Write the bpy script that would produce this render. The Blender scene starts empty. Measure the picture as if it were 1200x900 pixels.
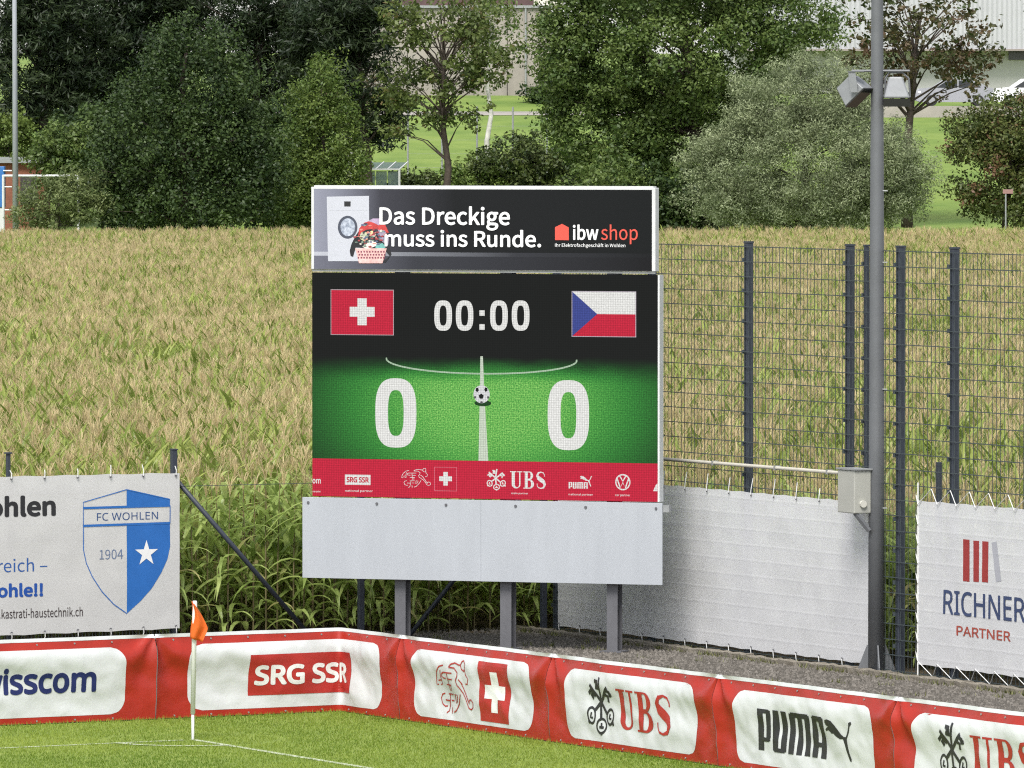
import bpy, bmesh, math, random, os
import numpy as np
from mathutils import Vector, Matrix, noise

random.seed(7)
rng = np.random.default_rng(7)
scene = bpy.context.scene
COL = scene.collection

# ------------------------------------------------------------------ camera, world, sun, exposure
F = 10000.0            # focal length in photo pixels (photo 1200 x 900)
H = 7.0                # camera height: a stand across the pitch
YH = 140.0             # horizon row
PITCH = math.atan((450 - YH) / F)
cam_d = bpy.data.cameras.new('camera')
cam_d.sensor_width = 36.0
cam_d.lens = 36.0 * F / 1200.0
cam_d.clip_start = 1.0
cam_d.clip_end = 5000.0
cam = bpy.data.objects.new('camera', cam_d)
COL.objects.link(cam)
cam.location = (0, 0, H)
cam.rotation_euler = (math.radians(90) - PITCH, 0, 0)
scene.camera = cam

SUN_EL, SUN_AZ = math.radians(54), math.radians(195)   # azimuth clockwise from +Y (view direction)
world = bpy.data.worlds.new('World')
scene.world = world
world.use_nodes = True
wn = world.node_tree
sky = wn.nodes.new('ShaderNodeTexSky')
sky.sky_type = 'NISHITA'
sky.sun_disc = False
sky.sun_elevation = SUN_EL
sky.sun_rotation = SUN_AZ
sky.air_density = 1.0
sky.dust_density = 1.0
sky.ozone_density = 1.0
bgn = wn.nodes['Background']
bgn.inputs['Strength'].default_value = 0.11
hs = wn.nodes.new('ShaderNodeHueSaturation')      # thin cloud: a paler sky
hs.inputs['Saturation'].default_value = 0.3
wn.links.new(sky.outputs[0], hs.inputs['Color'])
wn.links.new(hs.outputs[0], bgn.inputs['Color'])

sun_d = bpy.data.lights.new('sun', 'SUN')
sun_d.energy = 2.3
sun_d.angle = math.radians(24)
sun_d.color = (1.0, 0.965, 0.92)
sun = bpy.data.objects.new('sun', sun_d)
COL.objects.link(sun)
sdir = Vector((math.sin(SUN_AZ) * math.cos(SUN_EL), math.cos(SUN_AZ) * math.cos(SUN_EL), math.sin(SUN_EL)))
sun.rotation_euler = sdir.to_track_quat('Z', 'Y').to_euler()
sun.location = (0, 60, 60)

EXPO = 0.95
vs = scene.view_settings
vs.view_transform = 'Standard'
vs.look = 'None'
vs.exposure = EXPO
vs.gamma = 1.0
scene.cycles.use_adaptive_sampling = True
scene.cycles.adaptive_threshold = 0.018
scene.cycles.use_denoising = False
scene.cycles.filter_width = 1.15
scene.cycles.max_bounces = 4
scene.cycles.diffuse_bounces = 2
scene.cycles.glossy_bounces = 2
scene.cycles.transmission_bounces = 3
scene.cycles.transparent_max_bounces = 6

# ------------------------------------------------------------------ helpers
UP = Vector((0, 0, 1))
FWD = Vector((0, math.cos(PITCH), -math.sin(PITCH)))
CUP = Vector((0, math.sin(PITCH), math.cos(PITCH)))
CAMP = Vector((0, 0, H))

def ray(x, y):
    return FWD + Vector((1, 0, 0)) * ((x - 600) / F) + CUP * ((450 - y) / F)

def ground(x, y, z=0.0):
    d = ray(x, y)
    return CAMP + d * ((z - H) / d.z)

def at(x, y, Y):
    d = ray(x, y)
    return CAMP + d * (Y / d.y)

def lin(r, g, b):
    def f(c):
        c /= 255.0
        return c / 12.92 if c <= 0.04045 else ((c + 0.055) / 1.055) ** 2.4
    return (f(r), f(g), f(b), 1.0)

class Plane:
    """vertical plane through two ground points; u runs along it, n faces the camera"""
    def __init__(s, A, B):
        s.O = Vector((A.x, A.y, 0))
        s.d = Vector((B.x - A.x, B.y - A.y, 0)).normalized()
        n = Vector((s.d.y, -s.d.x, 0))
        if n.dot(CAMP - s.O) < 0:
            n = -n
        s.n = n
        s.len = (Vector((B.x, B.y, 0)) - s.O).length
    def uv(s, px, py):
        d = ray(px, py)
        t = (s.O - CAMP).dot(s.n) / d.dot(s.n)
        p = CAMP + d * t
        return ((p - s.O).dot(s.d), p.z)
    def pt(s, u, z, off=0.0):
        return s.O + s.d * u + UP * z + s.n * off
    def px(s, px, py, off=0.0):
        u, z = s.uv(px, py)
        return s.pt(u, z, off)

class MB:
    def __init__(s):
        s.v = []; s.f = []
    def vert(s, p):
        s.v.append(tuple(p)); return len(s.v) - 1
    def poly(s, pts):
        i = len(s.v)
        s.v += [tuple(p) for p in pts]
        s.f.append(tuple(range(i, i + len(pts))))
    def frame(s, O, a, b, c):
        O, a, b, c = Vector(O), Vector(a), Vector(b), Vector(c)
        if a.cross(b).dot(c) < 0:
            a, b = b, a
        i = len(s.v)
        for k in range(8):
            s.v.append(tuple(O + a * (k & 1) + b * ((k >> 1) & 1) + c * (k >> 2)))
        for q in ((0, 2, 3, 1), (4, 5, 7, 6), (0, 1, 5, 4), (2, 6, 7, 3), (0, 4, 6, 2), (1, 3, 7, 5)):
            s.f.append(tuple(i + j for j in q))
        return s
    def box(s, x0, x1, y0, y1, z0, z1):
        return s.frame((x0, y0, z0), (x1 - x0, 0, 0), (0, y1 - y0, 0), (0, 0, z1 - z0))
    def cbox(s, C, d, n, w, t, h):
        """box centred on C (bottom centre); w along d, t along n, h up"""
        d = Vector(d); n = Vector(n)
        return s.frame(Vector(C) - d * w / 2 - n * t / 2, d * w, n * t, UP * h)
    def tube(s, pts, rad, sides=8, cap=True):
        pts = [Vector(p) for p in pts]
        if not hasattr(rad, '__len__'):
            rad = [rad] * len(pts)
        base = len(s.v)
        prev = None
        for i, p in enumerate(pts):
            t = (pts[min(i + 1, len(pts) - 1)] - pts[max(i - 1, 0)])
            if t.length < 1e-9: t = UP.copy()
            t.normalize()
            if prev is None:
                a = t.cross(Vector((0, 0, 1)))
                if a.length < 0.05: a = t.cross(Vector((1, 0, 0)))
                a.normalize()
            else:
                a = prev - t * prev.dot(t)
                a.normalize()
            prev = a
            b = t.cross(a)
            for k in range(sides):
                an = 2 * math.pi * k / sides
                s.v.append(tuple(p + (a * math.cos(an) + b * math.sin(an)) * rad[i]))
        for i in range(len(pts) - 1):
            for k in range(sides):
                k2 = (k + 1) % sides
                s.f.append((base + i * sides + k, base + i * sides + k2, base + (i + 1) * sides + k2, base + (i + 1) * sides + k))
        if cap:
            s.f.append(tuple(base + k for k in reversed(range(sides))))
            e = base + (len(pts) - 1) * sides
            s.f.append(tuple(e + k for k in range(sides)))
        return s
    def sphere(s, C, r, seg=10, rings=6, sq=(1, 1, 1)):
        C = Vector(C); b = len(s.v)
        for i in range(rings + 1):
            th = math.pi * i / rings
            for k in range(seg):
                ph = 2 * math.pi * k / seg
                s.v.append((C.x + r * sq[0] * math.sin(th) * math.cos(ph), C.y + r * sq[1] * math.sin(th) * math.sin(ph), C.z + r * sq[2] * math.cos(th)))
        for i in range(rings):
            for k in range(seg):
                k2 = (k + 1) % seg
                s.f.append((b + i * seg + k, b + (i + 1) * seg + k, b + (i + 1) * seg + k2, b + i * seg + k2))
        return s
    def build(s, name, mat, parent=None, smooth=False):
        me = bpy.data.meshes.new(name)
        me.from_pydata(s.v, [], s.f)
        return link(name, me, mat, parent, smooth)

def link(name, me, mat, parent=None, smooth=False):
    me.update()
    if smooth:
        me.polygons.foreach_set('use_smooth', [True] * len(me.polygons))
    o = bpy.data.objects.new(name, me)
    if mat is not None:
        me.materials.append(mat)
    COL.objects.link(o)
    if parent is not None:
        o.parent = parent
        if parent.type == 'EMPTY':
            o.matrix_parent_inverse = Matrix.Translation(-Vector(parent.location))
    return o

def bevel(o, w=0.01, seg=2):
    m = o.modifiers.new('bevel', 'BEVEL')
    m.width = w; m.segments = seg; m.limit_method = 'ANGLE'
    return o

def tag(o, label=None, cat=None, group=None, kind=None):
    if label: o['label'] = label
    if cat: o['category'] = cat
    if group: o['group'] = group
    if kind: o['kind'] = kind
    return o

def thing(name, loc, label, cat, group=None):
    o = bpy.data.objects.new(name, None)
    COL.objects.link(o)
    o.location = loc
    o.empty_display_size = 0.2
    return tag(o, label, cat, group)

# ---- materials
def mat(name, col, rough=0.6, var=0.0, vscale=8.0, bump=0.0, bscale=60.0, metal=0.0, spec=0.5, col2=None, transl=0.0, transp=0.0, detail=6.0, stretch=None):
    m = bpy.data.materials.new(name)
    m.use_nodes = True
    nt = m.node_tree
    p = nt.nodes['Principled BSDF']
    out = nt.nodes['Material Output']
    col = tuple(col) + ((1.0,) if len(col) == 3 else ())
    p.inputs['Base Color'].default_value = col
    p.inputs['Roughness'].default_value = rough
    p.inputs['Metallic'].default_value = metal
    p.inputs['Specular IOR Level'].default_value = spec
    tc = nt.nodes.new('ShaderNodeTexCoord')
    csock = None
    if var > 0 or col2 is not None:
        nz = nt.nodes.new('ShaderNodeTexNoise')
        nz.inputs['Scale'].default_value = vscale
        nz.inputs['Detail'].default_value = detail
        nz.inputs['Roughness'].default_value = 0.65
        if stretch:
            mpg = nt.nodes.new('ShaderNodeMapping'); mpg.inputs['Scale'].default_value = stretch
            nt.links.new(tc.outputs['Object'], mpg.inputs[0]); nt.links.new(mpg.outputs[0], nz.inputs['Vector'])
        else:
            nt.links.new(tc.outputs['Object'], nz.inputs['Vector'])
        rp = nt.nodes.new('ShaderNodeValToRGB')
        c2 = tuple(col2) + ((1.0,) if col2 is not None and len(col2) == 3 else ()) if col2 is not None else None
        if c2 is None:
            a = tuple(c * (1 - var) for c in col[:3]) + (1,)
            b = tuple(min(1, c * (1 + var)) for c in col[:3]) + (1,)
        else:
            a, b = col, c2
        rp.color_ramp.elements[0].color = a
        rp.color_ramp.elements[1].color = b
        rp.color_ramp.elements[0].position = 0.32
        rp.color_ramp.elements[1].position = 0.68
        nt.links.new(nz.outputs['Fac'], rp.inputs['Fac'])
        nt.links.new(rp.outputs['Color'], p.inputs['Base Color'])
        csock = rp.outputs['Color']
    if bump > 0:
        nb = nt.nodes.new('ShaderNodeTexNoise')
        nb.inputs['Scale'].default_value = bscale
        nb.inputs['Detail'].default_value = 4
        nt.links.new(tc.outputs['Object'], nb.inputs['Vector'])
        bp = nt.nodes.new('ShaderNodeBump')
        bp.inputs['Strength'].default_value = bump
        bp.inputs['Distance'].default_value = 0.02
        nt.links.new(nb.outputs['Fac'], bp.inputs['Height'])
        nt.links.new(bp.outputs['Normal'], p.inputs['Normal'])
    last = p.outputs[0]
    if transl > 0:
        tr = nt.nodes.new('ShaderNodeBsdfTranslucent')
        tr.inputs['Color'].default_value = col
        if csock: nt.links.new(csock, tr.inputs['Color'])
        mx = nt.nodes.new('ShaderNodeMixShader')
        mx.inputs[0].default_value = transl
        nt.links.new(last, mx.inputs[1]); nt.links.new(tr.outputs[0], mx.inputs[2])
        last = mx.outputs[0]
    if transp > 0:
        tr = nt.nodes.new('ShaderNodeBsdfTransparent')
        mx = nt.nodes.new('ShaderNodeMixShader')
        mx.inputs[0].default_value = transp
        nt.links.new(last, mx.inputs[1]); nt.links.new(tr.outputs[0], mx.inputs[2])
        last = mx.outputs[0]
    nt.links.new(last, out.inputs['Surface'])
    return m

def leaf_mat(name, dark, light, transl=0.3, rough=0.5, rnd_obj=False, tip=None):
    """leaf colour mixed by a per-leaf 'tone' attribute (0..1), and by instance"""
    m = bpy.data.materials.new(name)
    m.use_nodes = True
    nt = m.node_tree
    p = nt.nodes['Principled BSDF']; out = nt.nodes['Material Output']
    at_ = nt.nodes.new('ShaderNodeAttribute'); at_.attribute_name = 'tone'
    rp = nt.nodes.new('ShaderNodeValToRGB')
    rp.color_ramp.elements[0].color = tuple(dark) + (1,)
    rp.color_ramp.elements[1].color = tuple(light) + (1,)
    if tip is not None:
        e = rp.color_ramp.elements.new(0.86); e.color = tuple(light) + (1,)
        rp.color_ramp.elements[-1].color = tuple(tip) + (1,)
    fac = at_.outputs['Fac']
    if rnd_obj:
        oi = nt.nodes.new('ShaderNodeObjectInfo')
        mm = nt.nodes.new('ShaderNodeMath'); mm.operation = 'MULTIPLY_ADD'
        nt.links.new(oi.outputs['Random'], mm.inputs[0]); mm.inputs[1].default_value = 0.6
        mm2 = nt.nodes.new('ShaderNodeMath'); mm2.operation = 'MULTIPLY_ADD'
        nt.links.new(fac, mm2.inputs[0]); mm2.inputs[1].default_value = 0.6; mm2.inputs[2].default_value = -0.1
        nt.links.new(mm2.outputs[0], mm.inputs[2])
        fac = mm.outputs[0]
    nt.links.new(fac, rp.inputs['Fac'])
    nt.links.new(rp.outputs['Color'], p.inputs['Base Color'])
    p.inputs['Roughness'].default_value = rough
    p.inputs['Specular IOR Level'].default_value = 0.35
    tr = nt.nodes.new('ShaderNodeBsdfTranslucent')
    nt.links.new(rp.outputs['Color'], tr.inputs['Color'])
    mx = nt.nodes.new('ShaderNodeMixShader'); mx.inputs[0].default_value = transl
    nt.links.new(p.outputs[0], mx.inputs[1]); nt.links.new(tr.outputs[0], mx.inputs[2])
    nt.links.new(mx.outputs[0], out.inputs['Surface'])
    return m

def diode_grid(nt, sock):
    """rows and columns of diodes: the light dips between them"""
    tc = nt.nodes.new('ShaderNodeTexCoord'); sx = nt.nodes.new('ShaderNodeSeparateXYZ')
    nt.links.new(tc.outputs['Object'], sx.inputs[0])
    for ax in ('X', 'Z'):
        a = nt.nodes.new('ShaderNodeMath'); a.operation = 'MULTIPLY'; a.inputs[1].default_value = 2 * math.pi / .031
        b = nt.nodes.new('ShaderNodeMath'); b.operation = 'SINE'
        c = nt.nodes.new('ShaderNodeMath'); c.operation = 'MULTIPLY_ADD'; c.inputs[1].default_value = .1; c.inputs[2].default_value = 1.0
        d = nt.nodes.new('ShaderNodeMath'); d.operation = 'MULTIPLY'
        nt.links.new(sx.outputs[ax], a.inputs[0]); nt.links.new(a.outputs[0], b.inputs[0]); nt.links.new(b.outputs[0], c.inputs[0])
        nt.links.new(c.outputs[0], d.inputs[0]); nt.links.new(sock, d.inputs[1])
        sock = d.outputs[0]
    return sock
LEDK = 0.92 / (2 ** EXPO)
def led_mat(name, rgb, k=1.0):
    """glowing picture elements of the screen: fine diode grain over a black face"""
    m = bpy.data.materials.new(name); m.use_nodes = True
    nt = m.node_tree; p = nt.nodes['Principled BSDF']
    p.inputs['Base Color'].default_value = (0.004, 0.004, 0.004, 1)
    p.inputs['Roughness'].default_value = 0.7
    p.inputs['Specular IOR Level'].default_value = 0.06
    tc = nt.nodes.new('ShaderNodeTexCoord')
    nz = nt.nodes.new('ShaderNodeTexNoise'); nz.inputs['Scale'].default_value = 70; nz.inputs['Detail'].default_value = 3
    nt.links.new(tc.outputs['Object'], nz.inputs['Vector'])
    mr = nt.nodes.new('ShaderNodeMapRange')
    mr.inputs['From Min'].default_value = 0.3; mr.inputs['From Max'].default_value = 0.7
    mr.inputs['To Min'].default_value = 0.8 * k * LEDK; mr.inputs['To Max'].default_value = 1.15 * k * LEDK
    nt.links.new(nz.outputs['Fac'], mr.inputs['Value'])
    p.inputs['Emission Color'].default_value = lin(*rgb)
    nt.links.new(diode_grid(nt, mr.outputs[0]), p.inputs['Emission Strength'])
    return m

M = {}
M['white_print'] = mat('white_print', (0.74, 0.74, 0.73), 0.5, var=0.05, vscale=2.0)
M['black_print'] = mat('black_print', (0.018, 0.018, 0.02), 0.5)
M['red_print'] = mat('red_print', lin(168, 42, 36), 0.5, var=0.06, vscale=3)
M['navy_print'] = mat('navy_print', lin(22, 34, 92), 0.5)
M['steel_grey'] = mat('steel_grey', (0.12, 0.12, 0.13), 0.55, var=0.12, vscale=3, metal=0.1)
M['anthracite'] = mat('anthracite', lin(50, 55, 65), 0.5, var=0.1, vscale=4)
M['dark_wire'] = mat('dark_wire', lin(62, 70, 72), 0.55)
M['galv'] = mat('galvanised', lin(150, 152, 152), 0.5, var=0.12, vscale=12, metal=0.25)
M['white_metal'] = mat('white_metal', (0.62, 0.63, 0.62), 0.45, var=0.06, vscale=5)
M['rope'] = mat('rope', (0.7, 0.7, 0.68), 0.8)
M['bark'] = mat('bark', (0.06, 0.045, 0.035), 0.9, var=0.4, vscale=4, bump=0.6, bscale=12)
M['birch'] = mat('birch_bark', (0.5, 0.48, 0.45), 0.8, var=0.35, vscale=3)
M['concrete'] = mat('concrete', (0.3, 0.285, 0.26), 0.85, var=0.2, vscale=1.3, bump=0.2, bscale=20)

# ---- lettering: glyph outlines of strings, normalised to their own box
FONT = {}
FS = {'din': 1.0, 'sans': 1.0}
for key_, file_, sc_ in (('din', 'Noto Sans CJK Regular.woff2', .42), ('sans', 'NotoSansHebrew-Regular.woff2', 1.0)):
    try:      # typefaces that ship inside Blender itself
        FONT[key_] = bpy.data.fonts.load(os.path.join(bpy.utils.system_resource('DATAFILES', path='fonts'), file_)); FS[key_] = sc_
    except Exception:
        FONT[key_] = None
GL = {}
def prefetch(specs):
    objs = []
    for key in specs:
        s, f, off = key
        off *= FS[f]
        cu = bpy.data.curves.new('t', 'FONT')
        cu.body = s
        if FONT.get(f): cu.font = FONT[f]
        cu.resolution_u = 4
        cu.fill_mode = 'FRONT'
        o = bpy.data.objects.new('t', cu); COL.objects.link(o)
        objs.append((key, o))
    bpy.context.view_layer.update()
    dg = bpy.context.evaluated_depsgraph_get()
    for key, o in objs:
        off = key[2] * FS[key[1]]
        me = bpy.data.meshes.new_from_object(o.evaluated_get(dg))
        v = np.array([(q.co.x, q.co.y) for q in me.vertices])
        f = [tuple(q.vertices) for q in me.polygons]
        lo, hi = v.min(0), v.max(0)
        # weight: shifted copies of the outline, each a hair above the last, make the strokes bolder
        V2, F2 = [], []
        sh = [(0, 0)] if off <= 0 else [(off * math.cos(a), off * math.sin(a)) for a in (0, math.pi / 4, math.pi / 2, math.pi * .75, math.pi, math.pi * 1.25, math.pi * 1.5, math.pi * 1.75)]
        lo2, hi2 = lo - max(off, 0), hi + max(off, 0)
        for (dx, dy) in sh:
            b0 = sum(len(q) for q in V2)
            V2.append((v + np.array((dx, dy)) - lo2) / (hi2 - lo2))
            F2 += [tuple(i + b0 for i in q) for q in f]
        GL[key] = (V2, F2)
        bpy.data.meshes.remove(me)
        cu = o.data
        bpy.data.objects.remove(o); bpy.data.curves.remove(cu)
B = 0.02
TX = dict(
    das=('Das Dreckige', 'din', B), muss=('muss ins Runde.', 'din', B), ibw=('ibw', 'din', 0.02), shop=('shop', 'din', 0.004),
    ihr=('Ihr Elektrofachgeschäft in Wohlen', 'din', 0.006), srg=('SRG SSR', 'sans', 0.036), swi=('swisscom', 'sans', 0.03),
    ohlen=('ohlen', 'din', 0.036), reich=('reich –', 'din', 0.0), ohle=('ohle!!', 'din', 0.036), kas=('.kastrati-haustechnik.ch', 'din', 0.004),
    fcw=('FC WOHLEN', 'sans', 0.0), y1904=('1904', 'din', 0.0), rich=('RICHNER', 'sans', 0.01), part=('PARTNER', 'sans', 0.012),
    om=('om', 'din', 0.02), small=('main partner', 'din', 0.01), small2=('national partner', 'din', 0.01), small3=('car partner', 'din', 0.01))
prefetch(list(TX.values()))

def arc(cx, cy, rx, ry, a0, a1, n=14):
    return [(cx + rx * math.cos(math.radians(a0 + (a1 - a0) * i / n)), cy + ry * math.sin(math.radians(a0 + (a1 - a0) * i / n))) for i in range(n + 1)]

def stroke2d(pts, w):
    """flat ribbon along a polyline -> (verts, quads)"""
    n = len(pts)
    if not hasattr(w, '__len__'): w = [w] * n
    V = []; Fc = []
    for i in range(n):
        a = Vector(pts[max(i - 1, 0)]); b = Vector(pts[min(i + 1, n - 1)])
        t = (b - a)
        if t.length < 1e-9: t = Vector((1, 0))
        t.normalize()
        nn = Vector((-t.y, t.x)) * w[i] / 2
        p = Vector(pts[i])
        V += [tuple(p + nn), tuple(p - nn)]
    for i in range(n - 1):
        Fc.append((2 * i, 2 * i + 1, 2 * i + 3, 2 * i + 2))
    return V, Fc

class Print:
    """flat 2-D shapes in (u, z), laid onto a surface by pos(u, z, off)"""
    def __init__(s, pos, off=0.004, step=0.0004, maxlen=None):
        s.pos = pos; s.off = off; s.step = step; s.maxlen = maxlen
        s.parts = []
    def add(s, V, Fc):
        s.parts.append((V, Fc)); return s
    def poly(s, pts):
        return s.add(list(pts), [tuple(range(len(pts)))])
    def rect(s, a, b):
        return s.poly([(a[0], a[1]), (b[0], a[1]), (b[0], b[1]), (a[0], b[1])])
    def glyph(s, key, a, b):
        vv, f = GL[key]
        n = len(vv[0]); nf = len(f) // len(vv)
        for k, v in enumerate(vv):
            s.add([(a[0] + (b[0] - a[0]) * p[0], a[1] + (b[1] - a[1]) * p[1]) for p in v], [tuple(i - k * n for i in q) for q in f[k * nf:(k + 1) * nf]])
        return s
    def shape(s, unit, a, b):
        for V, Fc in unit:
            s.add([(a[0] + (b[0] - a[0]) * p[0], a[1] + (b[1] - a[1]) * p[1]) for p in V], Fc)
        return s
    def stroke(s, pts, w):
        return s.add(*stroke2d(pts, w))
    def disc(s, c, rx, ry=None, n=24):
        return s.poly(arc(c[0], c[1], rx, ry or rx, 0, 360 - 360 / n, n - 1))
    def ring(s, c, rx, ry, w, a0=0, a1=360, n=32):
        return s.stroke(arc(c[0], c[1], rx, ry, a0, a1, n), w)
    def build(s, name, m, parent):
        bm = bmesh.new()
        for k, (V, Fc) in enumerate(s.parts):
            off = s.off + (k % 12) * s.step
            vs_ = [bm.verts.new((p[0], p[1], off)) for p in V]
            for f in Fc:
                if len(set(f)) > 2:
                    try: bm.faces.new([vs_[i] for i in f])
                    except ValueError: pass
        if s.maxlen:
            bmesh.ops.triangulate(bm, faces=bm.faces[:])
            for it in range(6):
                ed = [e for e in bm.edges if e.calc_length() > s.maxlen]
                if not ed: break
                bmesh.ops.subdivide_edges(bm, edges=ed, cuts=1)
                bmesh.ops.triangulate(bm, faces=[f for f in bm.faces if len(f.verts) > 3])
        for v in bm.verts:
            v.co = s.pos(v.co.x, v.co.y, v.co.z)
        me = bpy.data.meshes.new(name)
        bm.to_mesh(me); bm.free()
        return link(name, me, m, parent)

# unit shapes of emblems ------------------------------------------------------------------
def norm_unit(parts):
    allv = np.array([p for V, _ in parts for p in V])
    lo, hi = allv.min(0), allv.max(0)
    return [([((p[0] - lo[0]) / (hi[0] - lo[0]), (p[1] - lo[1]) / (hi[1] - lo[1])) for p in V], Fc) for V, Fc in parts], (lo, hi)

def serif_u():
    P = []
    P.append(([(.12, .24), (.36, .24), (.36, .95), (.12, .95)], [(0, 1, 2, 3)]))
    P.append(([(0, .95), (.48, .95), (.48, 1), (0, 1)], [(0, 1, 2, 3)]))
    P.append(([(.70, .24), (.80, .24), (.80, .95), (.70, .95)], [(0, 1, 2, 3)]))
    P.append(([(.56, .95), (.94, .95), (.94, 1), (.56, 1)], [(0, 1, 2, 3)]))
    o = arc(.46, .24, .34, .24, 180, 360); i = arc(.53, .24, .17, .17, 180, 360)
    n = len(o); P.append((o + i, [(k, k + 1, n + k + 1, n + k) for k in range(n - 1)]))
    return P
def serif_b():
    P = []
    P.append(([(.12, 0), (.36, 0), (.36, 1), (.12, 1)], [(0, 1, 2, 3)]))
    P.append(([(0, 0), (.12, 0), (.12, .05), (0, .05)], [(0, 1, 2, 3)]))
    P.append(([(0, .95), (.12, .95), (.12, 1), (0, 1)], [(0, 1, 2, 3)]))
    for (c, r, ci, ri) in (((.48, .755), (.32, .245), (.48, .765), (.12, .185)), ((.5, .265), (.38, .265), (.5, .265), (.14, .205))):
        o = [(.36, c[1] + r[1])] + arc(c[0], c[1], r[0], r[1], 90, -90) + [(.36, c[1] - r[1])]
        i = [(.36, ci[1] + ri[1])] + arc(ci[0], ci[1], ri[0], ri[1], 90, -90) + [(.36, ci[1] - ri[1])]
        n = len(o); P.append((o + i, [(k, k + 1, n + k + 1, n + k) for k in range(n - 1)]))
    return P
def serif_s():
    ctr = [(.80, .72), (.79, .82), (.70, .93), (.5, .975), (.27, .92), (.18, .77), (.28, .63), (.5, .52), (.73, .4), (.82, .24), (.73, .08), (.5, .025), (.27, .07), (.18, .18), (.17, .3)]
    w = [.06, .05, .06, .06, .12, .2, .25, .27, .25, .2, .12, .06, .06, .05, .06]
    return [stroke2d(ctr, w)]
def three_letters():
    out = []
    for k, (fn, x0, x1) in enumerate(((serif_u, 0, .35), (serif_b, .36, .69), (serif_s, .68, 1.0))):
        for V, Fc in fn():
            out.append(([(x0 + (x1 - x0) * p[0], p[1]) for p in V], Fc))
    return out
U_LETTERS = three_letters()

def block_letters():
    R = []
    def r(x0, y0, x1, y1): R.append(([(x0, y0), (x1, y0), (x1, y1), (x0, y1)], [(0, 1, 2, 3)]))
    # P
    r(.0, .0, .085, 1); r(.085, .9, .16, 1); r(.085, .22, .16, .32); r(.125, .32, .185, .9); r(.16, .9, .18, .98); r(.16, .24, .18, .32)
    # U
    r(.215, .03, .295, 1); r(.295, 0, .335, .1); r(.335, .03, .41, 1); r(.235, 0, .295, .03); r(.335, 0, .39, .03)
    # M
    r(.445, 0, .52, .97); r(.52, .88, .56, 1); r(.56, 0, .63, .97); r(.63, .88, .67, 1); r(.67, 0, .745, .97); r(.465, .97, .52, 1); r(.56, .97, .63, 1); r(.67, .97, .725, 1)
    # A
    r(.785, 0, .865, .97); r(.865, .87, .92, 1); r(.92, 0, 1.0, .97); r(.865, .26, .92, .37); r(.805, .97, .865, 1); r(.92, .97, .98, 1)
    return R
P_LETTERS = block_letters()

def zero_unit(wx, wy, n=40, e=2.8):
    o = []; i = []
    for k in range(n + 1):
        a = 2 * math.pi * k / n
        c, s_ = math.cos(a), math.sin(a)
        x = math.copysign(abs(c) ** (2 / e), c); y = math.copysign(abs(s_) ** (2 / e), s_)
        o.append((.5 + .5 * x, .5 + .5 * y)); i.append((.5 + (.5 - wx) * x, .5 + (.5 - wy) * y))
    n = len(o)
    return [(o + i, [(k, k + 1, n + k + 1, n + k) for k in range(n - 1)])]

def cross_pts(cx, cz, a, t, ax=None, tx=None):
    """plus sign; half arm a and half thickness t vertically, ax / tx horizontally"""
    ax = ax or a; tx = tx or t
    return [(cx - tx, cz - a), (cx + tx, cz - a), (cx + tx, cz - t), (cx + ax, cz - t), (cx + ax, cz + t), (cx + tx, cz + t),
            (cx + tx, cz + a), (cx - tx, cz + a), (cx - tx, cz + t), (cx - ax, cz + t), (cx - ax, cz - t), (cx - tx, cz - t)]

# ------------------------------------------------------------------ layout lines from the photograph
CORNER = ground(400, 834)
LEFT_END = ground(0, 851)
RIGHT_PT = ground(800, 892)
PL_L = Plane(CORNER, LEFT_END)      # u grows to the left
PL_R = Plane(CORNER, RIGHT_PT)      # u grows to the right
class ShiftPlane(Plane):
    def __init__(s, P, off):
        s.O = P.O + P.n * off; s.d = P.d; s.n = P.n; s.len = P.len
PL_L2, PL_R2 = ShiftPlane(PL_L, .035), ShiftPlane(PL_R, .035)
FA, FB = ground(653, 741), ground(1118, 800)
PL_F = Plane(FA, FB); PL_FB = ShiftPlane(PL_F, .085)                # tall mesh fence
GA, GB = ground(10, 763), ground(637, 741.5)
PL_G = Plane(GA, GB); PL_GB = ShiftPlane(PL_G, .075)                # low fence with the club banner
SA, SB = ground(356, 757), ground(777, 767)
PL_S = Plane(SA, SB)                # scoreboard front
print('corner', CORNER, 'angle', math.degrees(PL_L.d.angle(PL_R.d)), 'score', PL_S.len, 'fence dir', PL_F.d, PL_R.d)

# ------------------------------------------------------------------ setting: ground, pitch, gravel, field, hillside
M['ground'] = mat('ground_turf', (0.07, 0.1, 0.025), 0.95, var=0.3, vscale=0.2)
M['turf'] = mat('pitch_turf', (0.15, 0.22, 0.028), 0.9, col2=(0.23, 0.29, 0.045), vscale=0.9, bump=0.8, bscale=45)
M['gravel'] = mat('gravel_ground', (0.05, 0.044, 0.035), 0.95, col2=(0.12, 0.105, 0.085), vscale=7, bump=1.0, bscale=60, detail=10)
M['soil'] = mat('field_soil', (0.09, 0.065, 0.04), 0.95, var=0.35, vscale=3)
M['hill'] = mat('hill_grass', (0.1, 0.175, 0.022), 0.95, col2=(0.2, 0.27, 0.05), vscale=0.22, bump=0.5, bscale=8)
M['road'] = mat('road_surface', (0.33, 0.3, 0.27), 0.9, var=0.12, vscale=1.0)
M['line'] = mat('line_paint', (0.2, 0.26, 0.09), 0.9, col2=(0.62, 0.64, 0.52), vscale=14)

def sheet(name, pts, z, m, kind='structure'):
    mb = MB(); mb.poly([(p[0], p[1], z) for p in pts])
    return tag(mb.build(name, m), kind=kind)

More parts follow.
